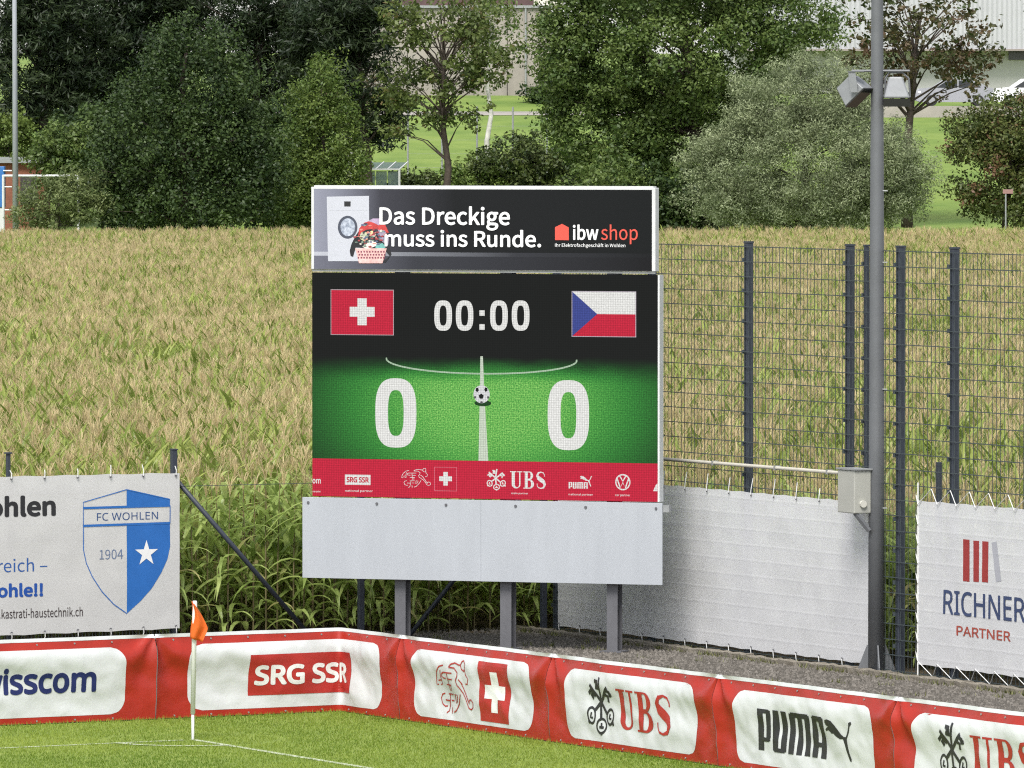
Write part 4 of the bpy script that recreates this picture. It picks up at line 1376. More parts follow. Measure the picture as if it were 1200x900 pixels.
# cross arm and heads
ZA = at(1027, 83, MP.y).z
MB().tube([at(998, 83, MP.y - .02), at(1066, 83, MP.y - .02)], .016, 8).build('cross_arm', M['mast'], mast)
M['lamp'] = mat('lamp_housing', lin(136, 138, 140), .4, var=.08, vscale=8, metal=.2)
M['glassd'] = mat('lamp_glass', (.02, .02, .02), .1)
# right head: tapered housing, seen from behind, open face downwards
def prism(bot, topq):
    mb = MB()
    i = len(mb.v); mb.v += [tuple(q_) for q_ in bot] + [tuple(q_) for q_ in topq]
    n = len(bot)
    mb.f.append(tuple(reversed(range(n)))); mb.f.append(tuple(range(n, 2 * n)))
    for k in range(n):
        mb.f.append((k, (k + 1) % n, n + (k + 1) % n, n + k))
    return mb
c = at(1050.5, 115, MP.y - .05)
t = at(1049.5, 90, MP.y - .05)
def rq(C, w, d, dy=0, tz=0): return [C + Vector((-w, -d + dy, -tz)), C + Vector((w, -d + dy, -tz)), C + Vector((w, d + dy, tz)), C + Vector((-w, d + dy, tz))]
h1 = bevel(prism(rq(c, .165, .15, 0, 0), rq(t, .085, .1, .02)).build('floodlight', M['lamp'], mast), .02)
bt = at(1050.5, 115.2, MP.y - .05)
h1r = prism(rq(bt + UP * -.085, .17, .15, 0, .02), rq(bt + UP * -.004, .168, .153, 0, .0)).build('visor', M['glassd'], h1)
br = MB()
br.tube([at(1037, 110, MP.y + .0), at(1037.5, 92, MP.y), at(1042, 85, MP.y), at(1058, 85, MP.y), at(1065, 92, MP.y), at(1066.5, 114, MP.y)], .013, 6)
br.build('yoke', M['mast'], h1)
# left head: box turned side-on and tilted
def tilted(name, cpx, ang_, L, W, D, m, parent, yaw):
    C = at(cpx[0], cpx[1], MP.y - .05)
    R_ = Matrix.Rotation(yaw, 3, 'Z') @ Matrix.Rotation(ang_, 3, 'Y')
    ex, ey, ez = R_ @ Vector((1, 0, 0)), R_ @ Vector((0, 1, 0)), R_ @ Vector((0, 0, 1))
    bot = [C + ex * a * L + ey * b * D - ez * W for a, b in ((-1, -1), (1, -1), (1, 1), (-1, 1))]
    tp = [C + ex * a * L * .72 + ey * b * D * .85 + ez * W for a, b in ((-1, -1), (1, -1), (1, 1), (-1, 1))]
    o = bevel(prism(bot, tp).build(name, m, parent), .012)
    return o, C, ex, ey, ez
h2, C2, ex, ey, ez = tilted('floodlight', (1000, 105), math.radians(-42), .17, .13, .15, M['lamp'], mast, math.radians(-28))
vb = MB(); vb.frame(C2 - ex * .175 - ey * .155 - ez * .145, ex * .35, ey * .31, ez * .014)
vb.build('visor', M['glassd'], h2)
yk = MB(); yk.frame(at(994, 84, MP.y - .26), Vector((.09, .0, 0)), Vector((0, .012, 0)), Vector((.03, -.0, -.26)))
yk.build('yoke', M['lamp'], h2)
yk = MB(); yk.frame(at(994, 84.5, MP.y - .27), Vector((.2, .0, 0)), Vector((0, .2, 0)), Vector((0, 0, .012)))
yk.build('yoke', M['mast'], h2)
# conduit running from behind the scoreboard to the cabinet
cd = thing('conduit_pipe', PL_F.pt(fence_u(900), 2.4, .1), 'thin galvanised pipe running along the fence from scoreboard to cabinet', 'pipe')
u0_, z0_ = PL_F.uv(771, 536.5); u1_, z1_ = PL_F.uv(992, 553.8)
MB().tube([PL_F.pt(u0_ - .3, z0_, .12), PL_F.pt(u0_, z0_, .12), PL_F.pt(u1_, z1_, .12)], .024, 10).build('pipe', mat('conduit', lin(176, 172, 160), .5, var=.08, vscale=8), cd, True)
for t in (.02, .35, .68, .95):
    MB().cbox(PL_F.pt(u0_ + (u1_ - u0_) * t, z0_ + (z1_ - z0_) * t - .03, .105), PL_F.d, PL_F.n, .03, .09, .06).build('pipe_clip', M['galv'], cd)

# ------------------------------------------------------------------ corn
M['corn_leaf'] = leaf_mat('corn_leaf', (.13, .2, .03), (.46, .5, .14), .45, .36, True)
M['corn_leaf_near'] = leaf_mat('corn_leaf_near', (.15, .25, .04), (.5, .6, .2), .48, .32, False, tip=(.5, .44, .2))
M['corn_stalk'] = mat('corn_stalk', (.09, .1, .035), .6, col2=(.2, .14, .07), vscale=5)
M['tassel'] = leaf_mat('corn_tassel', (.44, .345, .17), (.79, .645, .385), .45, .8, True)
def ribbon(pts, side, w, fold_, V, Fc, T, tone):
    """leaf: two strips folded along the midrib"""
    b = len(V)
    n = len(pts)
    for i, p in enumerate(pts):
        t = i / (n - 1)
        ww = w * (min(1, .45 + t * 2.6) * (1 - t ** 2.2) + .02)
        up = fold_ * ww
        V += [tuple(p - side * ww + UP * up), tuple(p), tuple(p + side * ww + UP * up)]
        T += [tone] * 3
    for i in range(n - 1):
        a = b + i * 3
        Fc += [(a, a + 1, a + 4, a + 3), (a + 1, a + 2, a + 5, a + 4)]
def corn_meshes(seed, tall=1.0, tassel=True, nseg=6, upright=False, broad=False):
    r = random.Random(seed)
    Hs = 2.02 * tall
    st = MB()
    lean = Vector((r.uniform(-.05, .05), r.uniform(-.05, .05), 0))
    st.tube([Vector((0, 0, -.02)), lean * .3 + UP * Hs * .5, lean + UP * Hs], [.014, .012, .005], 5, False)
    V, Fc, T = [], [], []
    nl = 15 if broad else 14
    az = r.uniform(0, 6.28)
    for k in range(nl):
        z = (.12 if broad else .22) + (Hs - (.2 if broad else .3)) * k / (nl - 1)
        a = az + math.pi * (k % 2) + r.uniform(-.45, .45)
        d = Vector((math.cos(a), math.sin(a), 0)); sd = Vector((-d.y, d.x, 0))
        L = (.92 if 2 < k < 11 else .62) * r.uniform(.85, 1.15)
        if k > 10: L *= .72
        rise = r.uniform(.9, 1.6) if k > 10 else r.uniform(.6, 1.1) if k > 6 else r.uniform(.35, .7)
        droop = (r.uniform(.35, .8) if upright else r.uniform(.5, 1.25)) if k > 6 else r.uniform(.9, 1.7)
        pts = []
        x = 0.012; h = z; ang_ = math.atan2(rise * 1.6, 1)
        for i in range(nseg + 1):
            pts.append(lean * (z / Hs) + d * x + UP * h + sd * (.03 * math.sin(i * .8 + k)))
            x += math.cos(ang_) * L / nseg; h += math.sin(ang_) * L / nseg
            ang_ -= droop * 1.9 / nseg * (.5 + i / nseg)
        tone = r.uniform(.25, .85) if k > 2 else r.uniform(.6, 1.0)
        if broad: tone = r.uniform(.3, 1.0); droop *= r.uniform(.9, 1.35)
        ribbon(pts, sd, ((.05 if k < 11 else .036) if broad else .03 if k > 9 else .042) * r.uniform(.85, 1.15), .35, V, Fc, T, tone)
    leaf = (V, Fc, T)
    # ear
    er = MB()
    a = az + 1.2
    d = Vector((math.cos(a), math.sin(a), 0))
    er.tube([UP * 1.05 + d * .02, UP * 1.13 + d * .045, UP * 1.24 + d * .07, UP * 1.32 + d * .085], [.012, .03, .028, .006], 6, False)
    tv, tf, tt = [], [], []
    if tassel:
        tp = lean + UP * (Hs - .02)
        for k in range(12):
            a = r.uniform(0, 6.28); sp = r.uniform(.05, .14) if k else 0
            d = Vector((math.cos(a), math.sin(a), 0)); sd = Vector((-d.y, d.x, 0)) if r.random() < .5 else Vector((1, 0, 0))
            L = r.uniform(.17, .28)
            b = len(tv)
            p0 = tp + UP * (.02 + .012 * k)
            pts = [p0, p0 + d * sp * .5 + UP * L * .55, p0 + d * sp + UP * L * (.95 - sp * 1.1)]
            for i, p_ in enumerate(pts):
                w = (.0036, .0048, .003)[i]
                tv += [tuple(p_ - sd * w), tuple(p_ + sd * w)]
            tf += [(b, b + 1, b + 3, b + 2), (b + 2, b + 3, b + 5, b + 4)]
            tt += [r.uniform(.2, .9)] * 6
    return st, leaf, er, (tv, tf, tt)
def toned(name, V, Fc, T, m):
    me = bpy.data.meshes.new(name); me.from_pydata([tuple(v) for v in V], [], Fc)
    at_ = me.attributes.new('tone', 'FLOAT', 'POINT'); at_.data.foreach_set('value', np.array(T, dtype=np.float32))
    me.materials.append(m); me.update(); return me
NVAR = 7
parts_v = []          # meshes of single plants (near edge)
fieldcol = bpy.data.collections.new('corn_variants')
for k in range(NVAR):
    tas = k < 6
    st, lf, er, ts = corn_meshes(100 + k, 1.0 + .03 * (k % 3 - 1), tas, 6, not tas or k % 2)
    ms = bpy.data.meshes.new('stalk'); ms.from_pydata(st.v, [], st.f); ms.materials.append(M['corn_stalk']); ms.update()
    ml = toned('leaves', *lf, M['corn_leaf'])
    mr = bpy.data.meshes.new('ear'); mr.from_pydata(er.v, [], er.f); mr.materials.append(M['corn_leaf']); mr.update()
    bst, blf, ber, bts = corn_meshes(300 + k, 1.0, True, 7, False, True)
    ml = toned('leaves', *blf, M['corn_leaf_near'])
    mt = toned('tassel', *(ts if tas else corn_meshes(900 + k)[3]), M['tassel'])
    parts_v.append((ms, ml, mr, mt))
    # one joined mesh per variant for the field at large
    V = list(st.v) + [tuple(v) for v in lf[0]] + [tuple(v) for v in ts[0]]
    n1, n2 = len(st.v), len(st.v) + len(lf[0])
    Fc = list(st.f) + [tuple(i + n1 for i in f) for f in lf[1]] + [tuple(i + n2 for i in f) for f in ts[1]]
    me = bpy.data.meshes.new('corn_variant'); me.from_pydata(V, [], Fc)
    at_ = me.attributes.new('tone', 'FLOAT', 'POINT'); at_.data.foreach_set('value', np.array([.5] * n1 + list(lf[2]) + list(ts[2]), dtype=np.float32))
    for m_ in (M['corn_stalk'], M['corn_leaf'], M['tassel']): me.materials.append(m_)
    mi = [0] * len(st.f) + [1] * len(lf[1]) + [2] * len(ts[1])
    me.polygons.foreach_set('material_index', mi); me.update()
    o = bpy.data.objects.new('corn_%02d' % k, me); fieldcol.objects.link(o)

# plant positions: rows across the field
row_d = PL_G.d; row_n = -PL_G.n
pts = []
for Yi in np.arange(0, 300, .72):
    base = PL_G.pt(0, 0) + row_n * (.8 + Yi)
    step = .18 if Yi < 60 else (.2 if Yi < 130 else .24)
    for t in np.arange((-26 - base.x) / row_d.x, (26 - base.x) / row_d.x, step):
        x = base.x + row_d.x * t; y = base.y + row_d.y * t
        if abs(x) > .0625 * y + .8 or y > 368: continue
        x += random.uniform(-.05, .05); y += random.uniform(-.09, .09)
        pts.append((x, y))
# strip along the right fence, where the field runs further forward
for a_ in np.arange(-.5, 16, .17):
    for b_ in np.arange(1.0, 14, .72):
        p_ = PL_F.pt(a_ + random.uniform(-.05, .05), 0, -b_ + random.uniform(-.09, .09))
        if (p_ - PL_G.O).dot(row_n) > .5 or abs(p_.x) > .0625 * p_.y + .8: continue
        pts.append((p_.x, p_.y))
pts = np.array(pts)
dF = -((pts[:, 0] - PL_F.O.x) * PL_F.n.x + (pts[:, 1] - PL_F.O.y) * PL_F.n.y)
dG = -((pts[:, 0] - PL_G.O.x) * PL_G.n.x + (pts[:, 1] - PL_G.O.y) * PL_G.n.y)
edge = np.maximum(dF, dG)
order = np.argsort(edge)
near, rest = order[:300], order[300:]
print('corn plants', len(pts))
def height_at(x, y):
    return 1.0 + .07 * noise.noise((x * .12, y * .05, 1)) + .04 * noise.noise((x * .6, y * .25, 7)) + random.uniform(-.045, .045)
for k, i in enumerate(near):
    x, y = pts[i]
    v = parts_v[random.choice((0, 1, 2, 3, 4, 5))]
    root = bpy.data.objects.new('corn_plant', None); COL.objects.link(root); root.empty_display_size = .2
    root.location = (x, y, 0); root.rotation_euler = (0, 0, random.uniform(0, 6.28)); s_ = height_at(x, y) * .98; root.scale = (s_, s_, s_)
    tag(root, 'tall green corn plant at the front edge of the field, just behind the fence', 'corn plant', 'corn plants along the front edge of the field')
    for nm, me in zip(('stalk', 'leaves', 'ear', 'tassel'), v):
        o = bpy.data.objects.new(nm, me); COL.objects.link(o); o.parent = root
# the rest of the field
me = bpy.data.meshes.new('corn_field')
P = [(pts[i][0], pts[i][1], 0.0) for i in rest]
me.from_pydata(P, [], [])
var_, rz_, sc_ = [], [], []
for (x, y, z) in P:
    g = .5 * noise.noise((x * .25, y * .06, 20)) + .8 * noise.noise((x * .9, y * .22, 30))
    green = g > .17 + random.uniform(-.45, .45)
    var_.append(6 if green else random.randrange(6))
    rz_.append(random.uniform(0, 6.28))
    sc_.append(height_at(x, y) * (1.06 if green else 1.0))
a_ = me.attributes.new('variant', 'INT', 'POINT'); a_.data.foreach_set('value', np.array(var_, dtype=np.int32))
a_ = me.attributes.new('turn', 'FLOAT', 'POINT'); a_.data.foreach_set('value', np.array(rz_, dtype=np.float32))
a_ = me.attributes.new('size', 'FLOAT', 'POINT'); a_.data.foreach_set('value', np.array(sc_, dtype=np.float32))
fo = link('corn_field', me, None)
tag(fo, 'wide field of ripening corn with tan tassels stretching back to the trees', 'corn field', kind='stuff')
ng = bpy.data.node_groups.new('corn_scatter', 'GeometryNodeTree')
ng.interface.new_socket('Geometry', in_out='INPUT', socket_type='NodeSocketGeometry')
ng.interface.new_socket('Geometry', in_out='OUTPUT', socket_type='NodeSocketGeometry')
N = ng.nodes.new
gi, go = N('NodeGroupInput'), N('NodeGroupOutput')
ci = N('GeometryNodeCollectionInfo'); ci.inputs['Collection'].default_value = fieldcol
ci.inputs['Separate Children'].default_value = True; ci.inputs['Reset Children'].default_value = True
iop = N('GeometryNodeInstanceOnPoints'); iop.inputs['Pick Instance'].default_value = True
def named(nm, ty):
    n = N('GeometryNodeInputNamedAttribute'); n.data_type = ty; n.inputs['Name'].default_value = nm
    return n.outputs['Attribute']
cx_ = N('ShaderNodeCombineXYZ')
ng.links.new(named('turn', 'FLOAT'), cx_.inputs['Z'])
ng.links.new(gi.outputs[0], iop.inputs['Points'])
ng.links.new(ci.outputs[0], iop.inputs['Instance'])
ng.links.new(named('variant', 'INT'), iop.inputs['Instance Index'])
ng.links.new(cx_.outputs[0], iop.inputs['Rotation'])
ng.links.new(named('size', 'FLOAT'), iop.inputs['Scale'])
ng.links.new(iop.outputs[0], go.inputs[0])
md = fo.modifiers.new('scatter', 'NODES'); md.node_group = ng

# ------------------------------------------------------------------ trees and shrubs
def leaves(centres, rad, per, size, rr, flat=.75, tone_bias=None, aspect=.55, upb=.5):
    """diamond leaves round clump centres -> (verts, tone)"""
    n = len(centres) * per
    C = np.repeat(centres, per, 0)
    R_ = np.repeat(rad, per)
    d = rr.normal(0, 1, (n, 3)); d /= np.linalg.norm(d, axis=1)[:, None]
    r_ = rr.uniform(.25, 1, n) ** .6 * R_
    off = d * r_[:, None]; off[:, 2] *= flat
    P_ = C + off
    nrm = d * .7 + rr.normal(0, .55, (n, 3)); nrm[:, 2] += upb
    nrm /= np.linalg.norm(nrm, axis=1)[:, None]
    t = rr.normal(0, 1, (n, 3)); t -= nrm * (t * nrm).sum(1)[:, None]; t /= np.linalg.norm(t, axis=1)[:, None]
    b = np.cross(nrm, t)
    s_ = size * rr.uniform(.6, 1.3, n)
    V = np.zeros((n, 4, 3))
    V[:, 0] = P_ - t * s_[:, None]; V[:, 2] = P_ + t * s_[:, None]
    V[:, 1] = P_ - b * (s_ * aspect)[:, None]; V[:, 3] = P_ + b * (s_ * aspect)[:, None]
    ct = rr.normal(0, .24, len(centres))
    tone = np.clip(.45 + np.repeat(ct, per) + rr.normal(0, .17, n), 0, 1)
    return V.reshape(-1, 3), np.repeat(tone, 4)
def tree(name, label, cat, Y, trunk_px, blobs, nclump, per, size, m, seed, fine=1.0, crad=(.45, .85), bark='bark', trunk_r=.2, trunk_top=None, fork=True, shell=.55, flat=.75, depth=.8, base_z=None, aspect=.55, group=None, limbs=26, gap=0.0):
    rr = np.random.default_rng(seed); rd = random.Random(seed)
    k = Y / F
    X0 = (trunk_px - 600) * k
    bz = hill_z(Y) if base_z is None else base_z
    root = thing(name, (X0, Y, bz), label, cat, group)
    B_ = []
    for (cx, cy, rx, ry) in blobs:
        B_.append(((cx - 600) * k, Y + rd.uniform(-.15, .15) * rx * k, H + (YH - cy) * k, rx * k, rx * k * depth, ry * k))
    B_ = np.array(B_)
    vol = (B_[:, 3] * B_[:, 4] * B_[:, 5]) ** .72; vol /= vol.sum()
    pick = rr.choice(len(B_), nclump, p=vol)
    d = rr.normal(0, 1, (nclump, 3)); d /= np.linalg.norm(d, axis=1)[:, None]
    r_ = rr.uniform(0, 1, nclump) ** (1 / 3) * (1 - shell) + shell * rr.uniform(.75, 1.0, nclump)
    C = B_[pick, :3] + d * B_[pick, 3:] * r_[:, None]
    # uneven outline
    C += rr.normal(0, .3, (nclump, 3))
    if gap > 0:
        keep = np.array([noise.noise((c[0] * .55, c[1] * .55, c[2] * .55 + seed)) > -gap for c in C]); C = C[keep]
    C[:, 2] = np.maximum(C[:, 2], bz + .25)
    rad = rr.uniform(crad[0], crad[1], len(C))
    V, T = leaves(C, rad, int(per * fine), size / math.sqrt(fine) * 1.04, rr, flat, aspect=aspect)
    tri_mesh('crown', V, 4, T, m, root)
    # trunk and limbs
    topz = B_[:, 2].max() if trunk_top is None else H + (YH - trunk_top) * k
    ctop = Vector((B_[:, 0].mean(), Y, topz))
    mb = MB()
    tp = [Vector((X0, Y, bz - .2))]
    for i in range(1, 7):
        t = i / 6
        tp.append(Vector((X0 + (ctop.x - X0) * t * t * .6 + rd.uniform(-.12, .12), Y + rd.uniform(-.1, .1), bz + (topz - bz) * t)))
    mb.tube(tp, [trunk_r * (1.15 - .95 * i / 6) for i in range(7)], 8)
    mb.build('trunk', M[bark], root, True)
    idx = rr.choice(len(C), min(limbs, len(C)), replace=False)
    mb = MB()
    for i in idx:
        c = Vector(C[i])
        t = min(.93, max(.2, (c.z - bz) / max(.1, topz - bz) * .86 - .06))
        j = t * 6; a = tp[int(j)].lerp(tp[min(6, int(j) + 1)], j - int(j))
        mid = a.lerp(c, .5) + Vector((rd.uniform(-.3, .3), rd.uniform(-.3, .3), .25))
        mb.tube([a, mid, c], [trunk_r * (.36 - .22 * t), trunk_r * .13, .012], 5, False)
    mb.build('branches', M[bark], root, True)
    return root
L_ = {}
L_['dark'] = leaf_mat('foliage_dark', (.02, .042, .012), (.075, .118, .03), .28)
L_['mid'] = leaf_mat('foliage_mid', (.055, .098, .022), (.155, .21, .055), .3)
L_['light'] = leaf_mat('foliage_light', (.07, .12, .022), (.18, .24, .055), .32)
L_['pine'] = leaf_mat('foliage_pine', (.013, .026, .01), (.04, .06, .022), .2)
L_['willow'] = leaf_mat('foliage_willow', (.125, .16, .075), (.38, .43, .24), .28)
L_['rust'] = leaf_mat('foliage_rust', (.055, .08, .02), (.13, .15, .04), .3, tip=(.16, .085, .045))
L_['olive'] = leaf_mat('foliage_olive', (.06, .09, .022), (.16, .2, .055), .32, tip=(.17, .13, .05))
L_['brown'] = leaf_mat('foliage_brown', (.05, .075, .02), (.14, .085, .05), .25)
L_['weed'] = leaf_mat('foliage_weed', (.09, .13, .04), (.22, .26, .1), .3)
L_['hedge'] = leaf_mat('foliage_hedge', (.035, .06, .018), (.12, .15, .04), .28)

tree('broadleaf_tree', 'big dense dark green tree standing at the far field edge left of the scoreboard', 'tree', 379, 215,
     [(215, 200, 112, 68), (205, 150, 98, 70), (225, 100, 80, 60), (222, 55, 50, 38), (290, 190, 46, 70), (150, 215, 50, 48), (215, 240, 112, 32)], 820, 46, .115, L_['dark'], 11, 1.8, trunk_r=.3, flat=1.15, crad=(.35, .95))
tree('young_tree', 'light green conical young tree between the dark tree and scoreboard top', 'tree', 383, 380,
     [(380, 215, 50, 50), (380, 165, 44, 50), (378, 120, 32, 42), (378, 86, 14, 24), (345, 230, 30, 38)], 380, 44, .1, L_['light'], 12, 1.8, trunk_r=.14, flat=1.15, crad=(.3, .7))
pines = [(48, 404, [(40, 60, 52, 44), (60, 10, 64, 44), (20, 110, 40, 32), (70, 105, 40, 30)], 'tall dark pine behind the grey mast at the left edge'),
         (78, 408, [(110, 50, 66, 50), (120, -5, 74, 44), (110, 110, 52, 36)], 'tall dark pine with bare trunk just left of the big dense tree'),
         (165, 412, [(175, 40, 76, 60), (200, -20, 86, 44), (160, 110, 60, 40)], 'dark pine rising directly behind the big dense tree'),
         (300, 410, [(300, 60, 66, 62), (330, 0, 80, 48), (325, 120, 52, 46), (270, 20, 60, 50)], 'dark pine between the big dense tree and the conical young tree'),
         (428, 406, [(420, 70, 66, 52), (410, 15, 74, 46), (430, 125, 46, 40), (380, 60, 50, 60)], 'dark pine with drooping boughs behind the conical young tree')]
for k, (px_, Y, bl, lab) in enumerate(pines):
    tree('pine_tree', lab, 'tree', Y, px_, bl, 460, 80, .17, L_['pine'], 30 + k, crad=(.5, .95), trunk_r=.3, flat=.55, aspect=.22, shell=.35, group='dark pines behind the field', gap=.2)
tree('maple_tree', 'open crowned tree with slender dark trunk above the left half of the scoreboard', 'tree', 398, 524,
     [(525, 60, 82, 52), (520, 20, 74, 40), (470, 90, 46, 40), (575, 85, 42, 42), (525, 115, 80, 34), (470, 135, 38, 22)], 300, 34, .12, L_['olive'], 40, crad=(.35, .75), trunk_r=.2, trunk_top=20, gap=.18, limbs=60)
tree('lime_tree', 'huge spreading green tree behind the right half of the scoreboard', 'tree', 397, 822,
     [(800, 60, 150, 75), (700, 70, 78, 70), (900, 25, 95, 45), (790, -40, 170, 70), (720, 150, 82, 62), (800, 150, 72, 62), (760, 215, 82, 48), (680, 130, 44, 46), (850, 110, 60, 50), (665, 40, 44, 60)], 1400, 48, .13, L_['mid'], 41, 1.8, trunk_r=.5, crad=(.5, 1.0))
tree('willow_shrub', 'broad silvery green willow shrub at the field edge behind the light mast', 'shrub', 381, 945,
     [(945, 190, 138, 76), (930, 125, 78, 56), (860, 195, 56, 62), (1030, 205, 66, 58), (950, 235, 140, 34), (975, 110, 60, 40)], 1500, 62, .105, L_['willow'], 42, 2.1, trunk_r=.2, aspect=.28, crad=(.4, .75))
tree('chestnut_tree', 'thin crowned tree with browning leaves behind the light mast', 'tree', 407, 1063,
     [(1085, 40, 92, 46), (1060, 70, 72, 46), (1130, 80, 52, 40), (1075, 5, 84, 36), (1030, 100, 42, 26), (1150, 50, 34, 40)], 330, 24, .13, L_['brown'], 43, crad=(.3, .65), trunk_r=.26, trunk_top=10, gap=.12, limbs=40)
tree('hazel_shrub', 'dark green rounded shrub with yellowing top at the right edge', 'shrub', 383, 1180,
     [(1180, 190, 66, 66), (1190, 145, 56, 38), (1150, 160, 40, 36), (1185, 235, 62, 28), (1240, 180, 70, 70)], 430, 48, .11, L_['rust'], 44, 1.6, trunk_r=.16)
tree('roadside_tree', 'tree whose green leaves reach into the top right corner', 'tree', 420, 1262,
     [(1240, -20, 62, 40), (1270, 40, 60, 50), (1290, -60, 90, 50)], 200, 44, .13, L_['mid'], 45, trunk_r=.3)
low_sh = [(600, 190, 48, 34, 'hedge', 'shrub left of centre in the row of bushes above the scoreboard'), (655, 195, 45, 36, 'hedge', 'reddish green bush in the row above the middle of the scoreboard'), (560, 215, 50, 26, 'light', 'low light green bush right of the slender dark trunk'),
          (715, 225, 56, 40, 'mid', 'bush under the huge tree above the scoreboard'), (785, 235, 44, 36, 'dark', 'dark bush at the right top corner of the scoreboard'), (490, 225, 40, 16, 'hedge', 'low bush left of the slender dark trunk'),
          (655, 105, 34, 38, 'dark', 'dark bush at the foot of the concrete building'), (835, 230, 38, 40, 'willow', 'small silvery bush between scoreboard and willow shrub')]
for k, (cx, cy, rx, ry, ky, lab) in enumerate(low_sh):
    Y = (420 if k < 3 or k == 5 else 386) if k != 6 else 484
    tree('bush', lab, 'bush', Y, cx, [(cx, cy, rx, ry), (cx - rx * .4, cy + ry * .3, rx * .6, ry * .7), (cx + rx * .45, cy + ry * .25, rx * .6, ry * .75), (cx, cy + ry * .8, rx * .9, ry * .5)], 190, 40, .1, L_[ky], 60 + k, crad=(.3, .6), trunk_r=.08, limbs=12, group='bushes beyond the field')
tree('bush', 'feathery pale green bush below the white bar at the left', 'bush', 377, 65, [(65, 245, 44, 26), (85, 225, 30, 26), (35, 252, 26, 20), (105, 245, 26, 22)], 260, 50, .085, L_['weed'], 80, crad=(.25, .5), trunk_r=.06, limbs=12, aspect=.3, group='bushes beyond the field')
tree('bush', 'small round dark green bush behind the white bar', 'bush', 392, 68, [(68, 182, 32, 22), (90, 170, 24, 20), (65, 200, 22, 14)], 120, 44, .1, L_['mid'], 81, crad=(.3, .55), trunk_r=.1, limbs=12, group='bushes beyond the field')
tree('bush', 'light green bush at the far left edge behind the grey mast', 'bush', 402, 12, [(12, 165, 34, 28), (0, 150, 30, 26)], 110, 44, .1, L_['light'], 82, crad=(.3, .55), trunk_r=.08, limbs=12, group='bushes beyond the field')
tree('birch_tree', 'slim birch with pale trunk left of the slender dark trunk', 'tree', 432, 411, [(400, 130, 34, 34), (415, 100, 30, 30), (425, 150, 34, 20)], 90, 34, .11, L_['brown'], 83, bark='birch', trunk_r=.17, trunk_top=90, limbs=20)
tree('birch_tree', 'slim birch with pale trunk just right of the slender dark trunk', 'tree', 440, 573, [(573, 60, 40, 50), (573, 20, 36, 40)], 70, 30, .11, L_['mid'], 84, bark='birch', trunk_r=.14, trunk_top=10, limbs=20)

for k, (cx, cy, rx, ry, lab) in enumerate(((120, 165, 60, 40, 'dark undergrowth behind the left flank of the big dense tree'), (330, 165, 50, 50, 'dark undergrowth between the big dense tree and the conical young tree'), (345, 240, 40, 40, 'dark low undergrowth left of the scoreboard top'), (230, 150, 90, 60, 'dark undergrowth directly behind the big dense tree'))):
    tree('bush', lab, 'bush', 396 if k != 2 else 388, cx, [(cx, cy, rx, ry), (cx - rx * .4, cy + ry * .4, rx * .7, ry * .8), (cx + rx * .4, cy + ry * .4, rx * .7, ry * .8)], 220, 60, .11, L_['dark'], 90 + k, crad=(.35, .7), trunk_r=.08, limbs=10, group='undergrowth below the pines')
# ------------------------------------------------------------------ far buildings, cars, posts
def zz(y, Y): return H + (YH - y) * Y / F
def xx(x, Y): return (x - 600) * Y / F
# concrete building with plinth, gutter and window band
Y = 493
cb = thing('concrete_building', (xx(560, Y), Y, 8.3), 'grey concrete building with dark window band above the scoreboard', 'building')
M['farwall'] = mat('weathered_concrete', (.3, .27, .24), .9, var=.22, vscale=.5)
x0, x1 = xx(400, Y), xx(634, Y)
nx_ = 6
for i in range(nx_):
    a = x0 + (x1 - x0) * i / nx_; b = x0 + (x1 - x0) * (i + 1) / nx_ - .05
    MB().box(a, b, Y, Y + .25, 8.0, zz(56, Y)).build('wall_panel', M['farwall'], cb)
    MB().box(a, b, Y - .02, Y + .25, zz(55, Y), zz(10, Y)).build('wall_panel', M['farwall'], cb)
MB().box(x0 - .1, x1 + .6, Y + .26, Y + 12, 8.0, zz(9, Y)).build('core', M['farwall'], cb)
MB().box(x0, x1 + .7, Y - .18, Y + .3, zz(9.6, Y), zz(6.5, Y)).build('ledge', M['galv'], cb)
MB().box(xx(625, Y) + .02, xx(660, Y), Y - .05, Y + 10, zz(6.4, Y), zz(-60, Y)).build('upper_wall', mat('cream_wall', (.7, .66, .58), .8), cb)
MB().box(xx(400, Y), xx(625, Y), Y + .1, Y + 10, zz(6.4, Y), zz(-60, Y)).build('upper_wall', mat('maroon_cladding', (.09, .05, .05), .7, var=.2, vscale=2), cb)
MB().tube([(xx(616, Y), Y - .12, 8.4), (xx(616, Y), Y - .12, zz(10, Y))], .06, 8).build('downpipe', M['galv'], cb)
# white corrugated hall
Y = 503
hall = thing('corrugated_hall', (xx(1100, Y), Y, 8.6), 'white corrugated industrial hall behind the browning tree at upper right', 'building')
M['hallwhite'] = mat('hall_cladding', (.46, .46, .48), .5, var=.06, vscale=.5)
mb = MB()
xa, xb = xx(860, Y), xx(1290, Y); n = 150
V = []
for i in range(n + 1):
    x = xa + (xb - xa) * i / n
    y_ = Y - (.09 if i % 2 else 0)
    for z in (zz(58, Y), zz(-120, Y)): V.append((x, y_, z))
mb.v = V; mb.f = [(2 * i, 2 * i + 2, 2 * i + 3, 2 * i + 1) for i in range(n)]
mb.build('cladding', M['hallwhite'], hall)
MB().box(xa, xb, Y + .02, Y + 25, zz(57.5, Y), zz(-119, Y)).build('core', M['hallwhite'], hall)
MB().box(xa, xb, Y + 1.4, Y + 24, 8.6, zz(58.5, Y)).build('base_wall', mat('hall_base', (.48, .47, .46), .7, var=.06, vscale=.6), hall)
MB().box(xx(1183, Y), xb, Y + 1.2, Y + 1.38, zz(70, Y), zz(60, Y)).build('window_band', mat('band_glass', (.05, .05, .055), .2), hall)
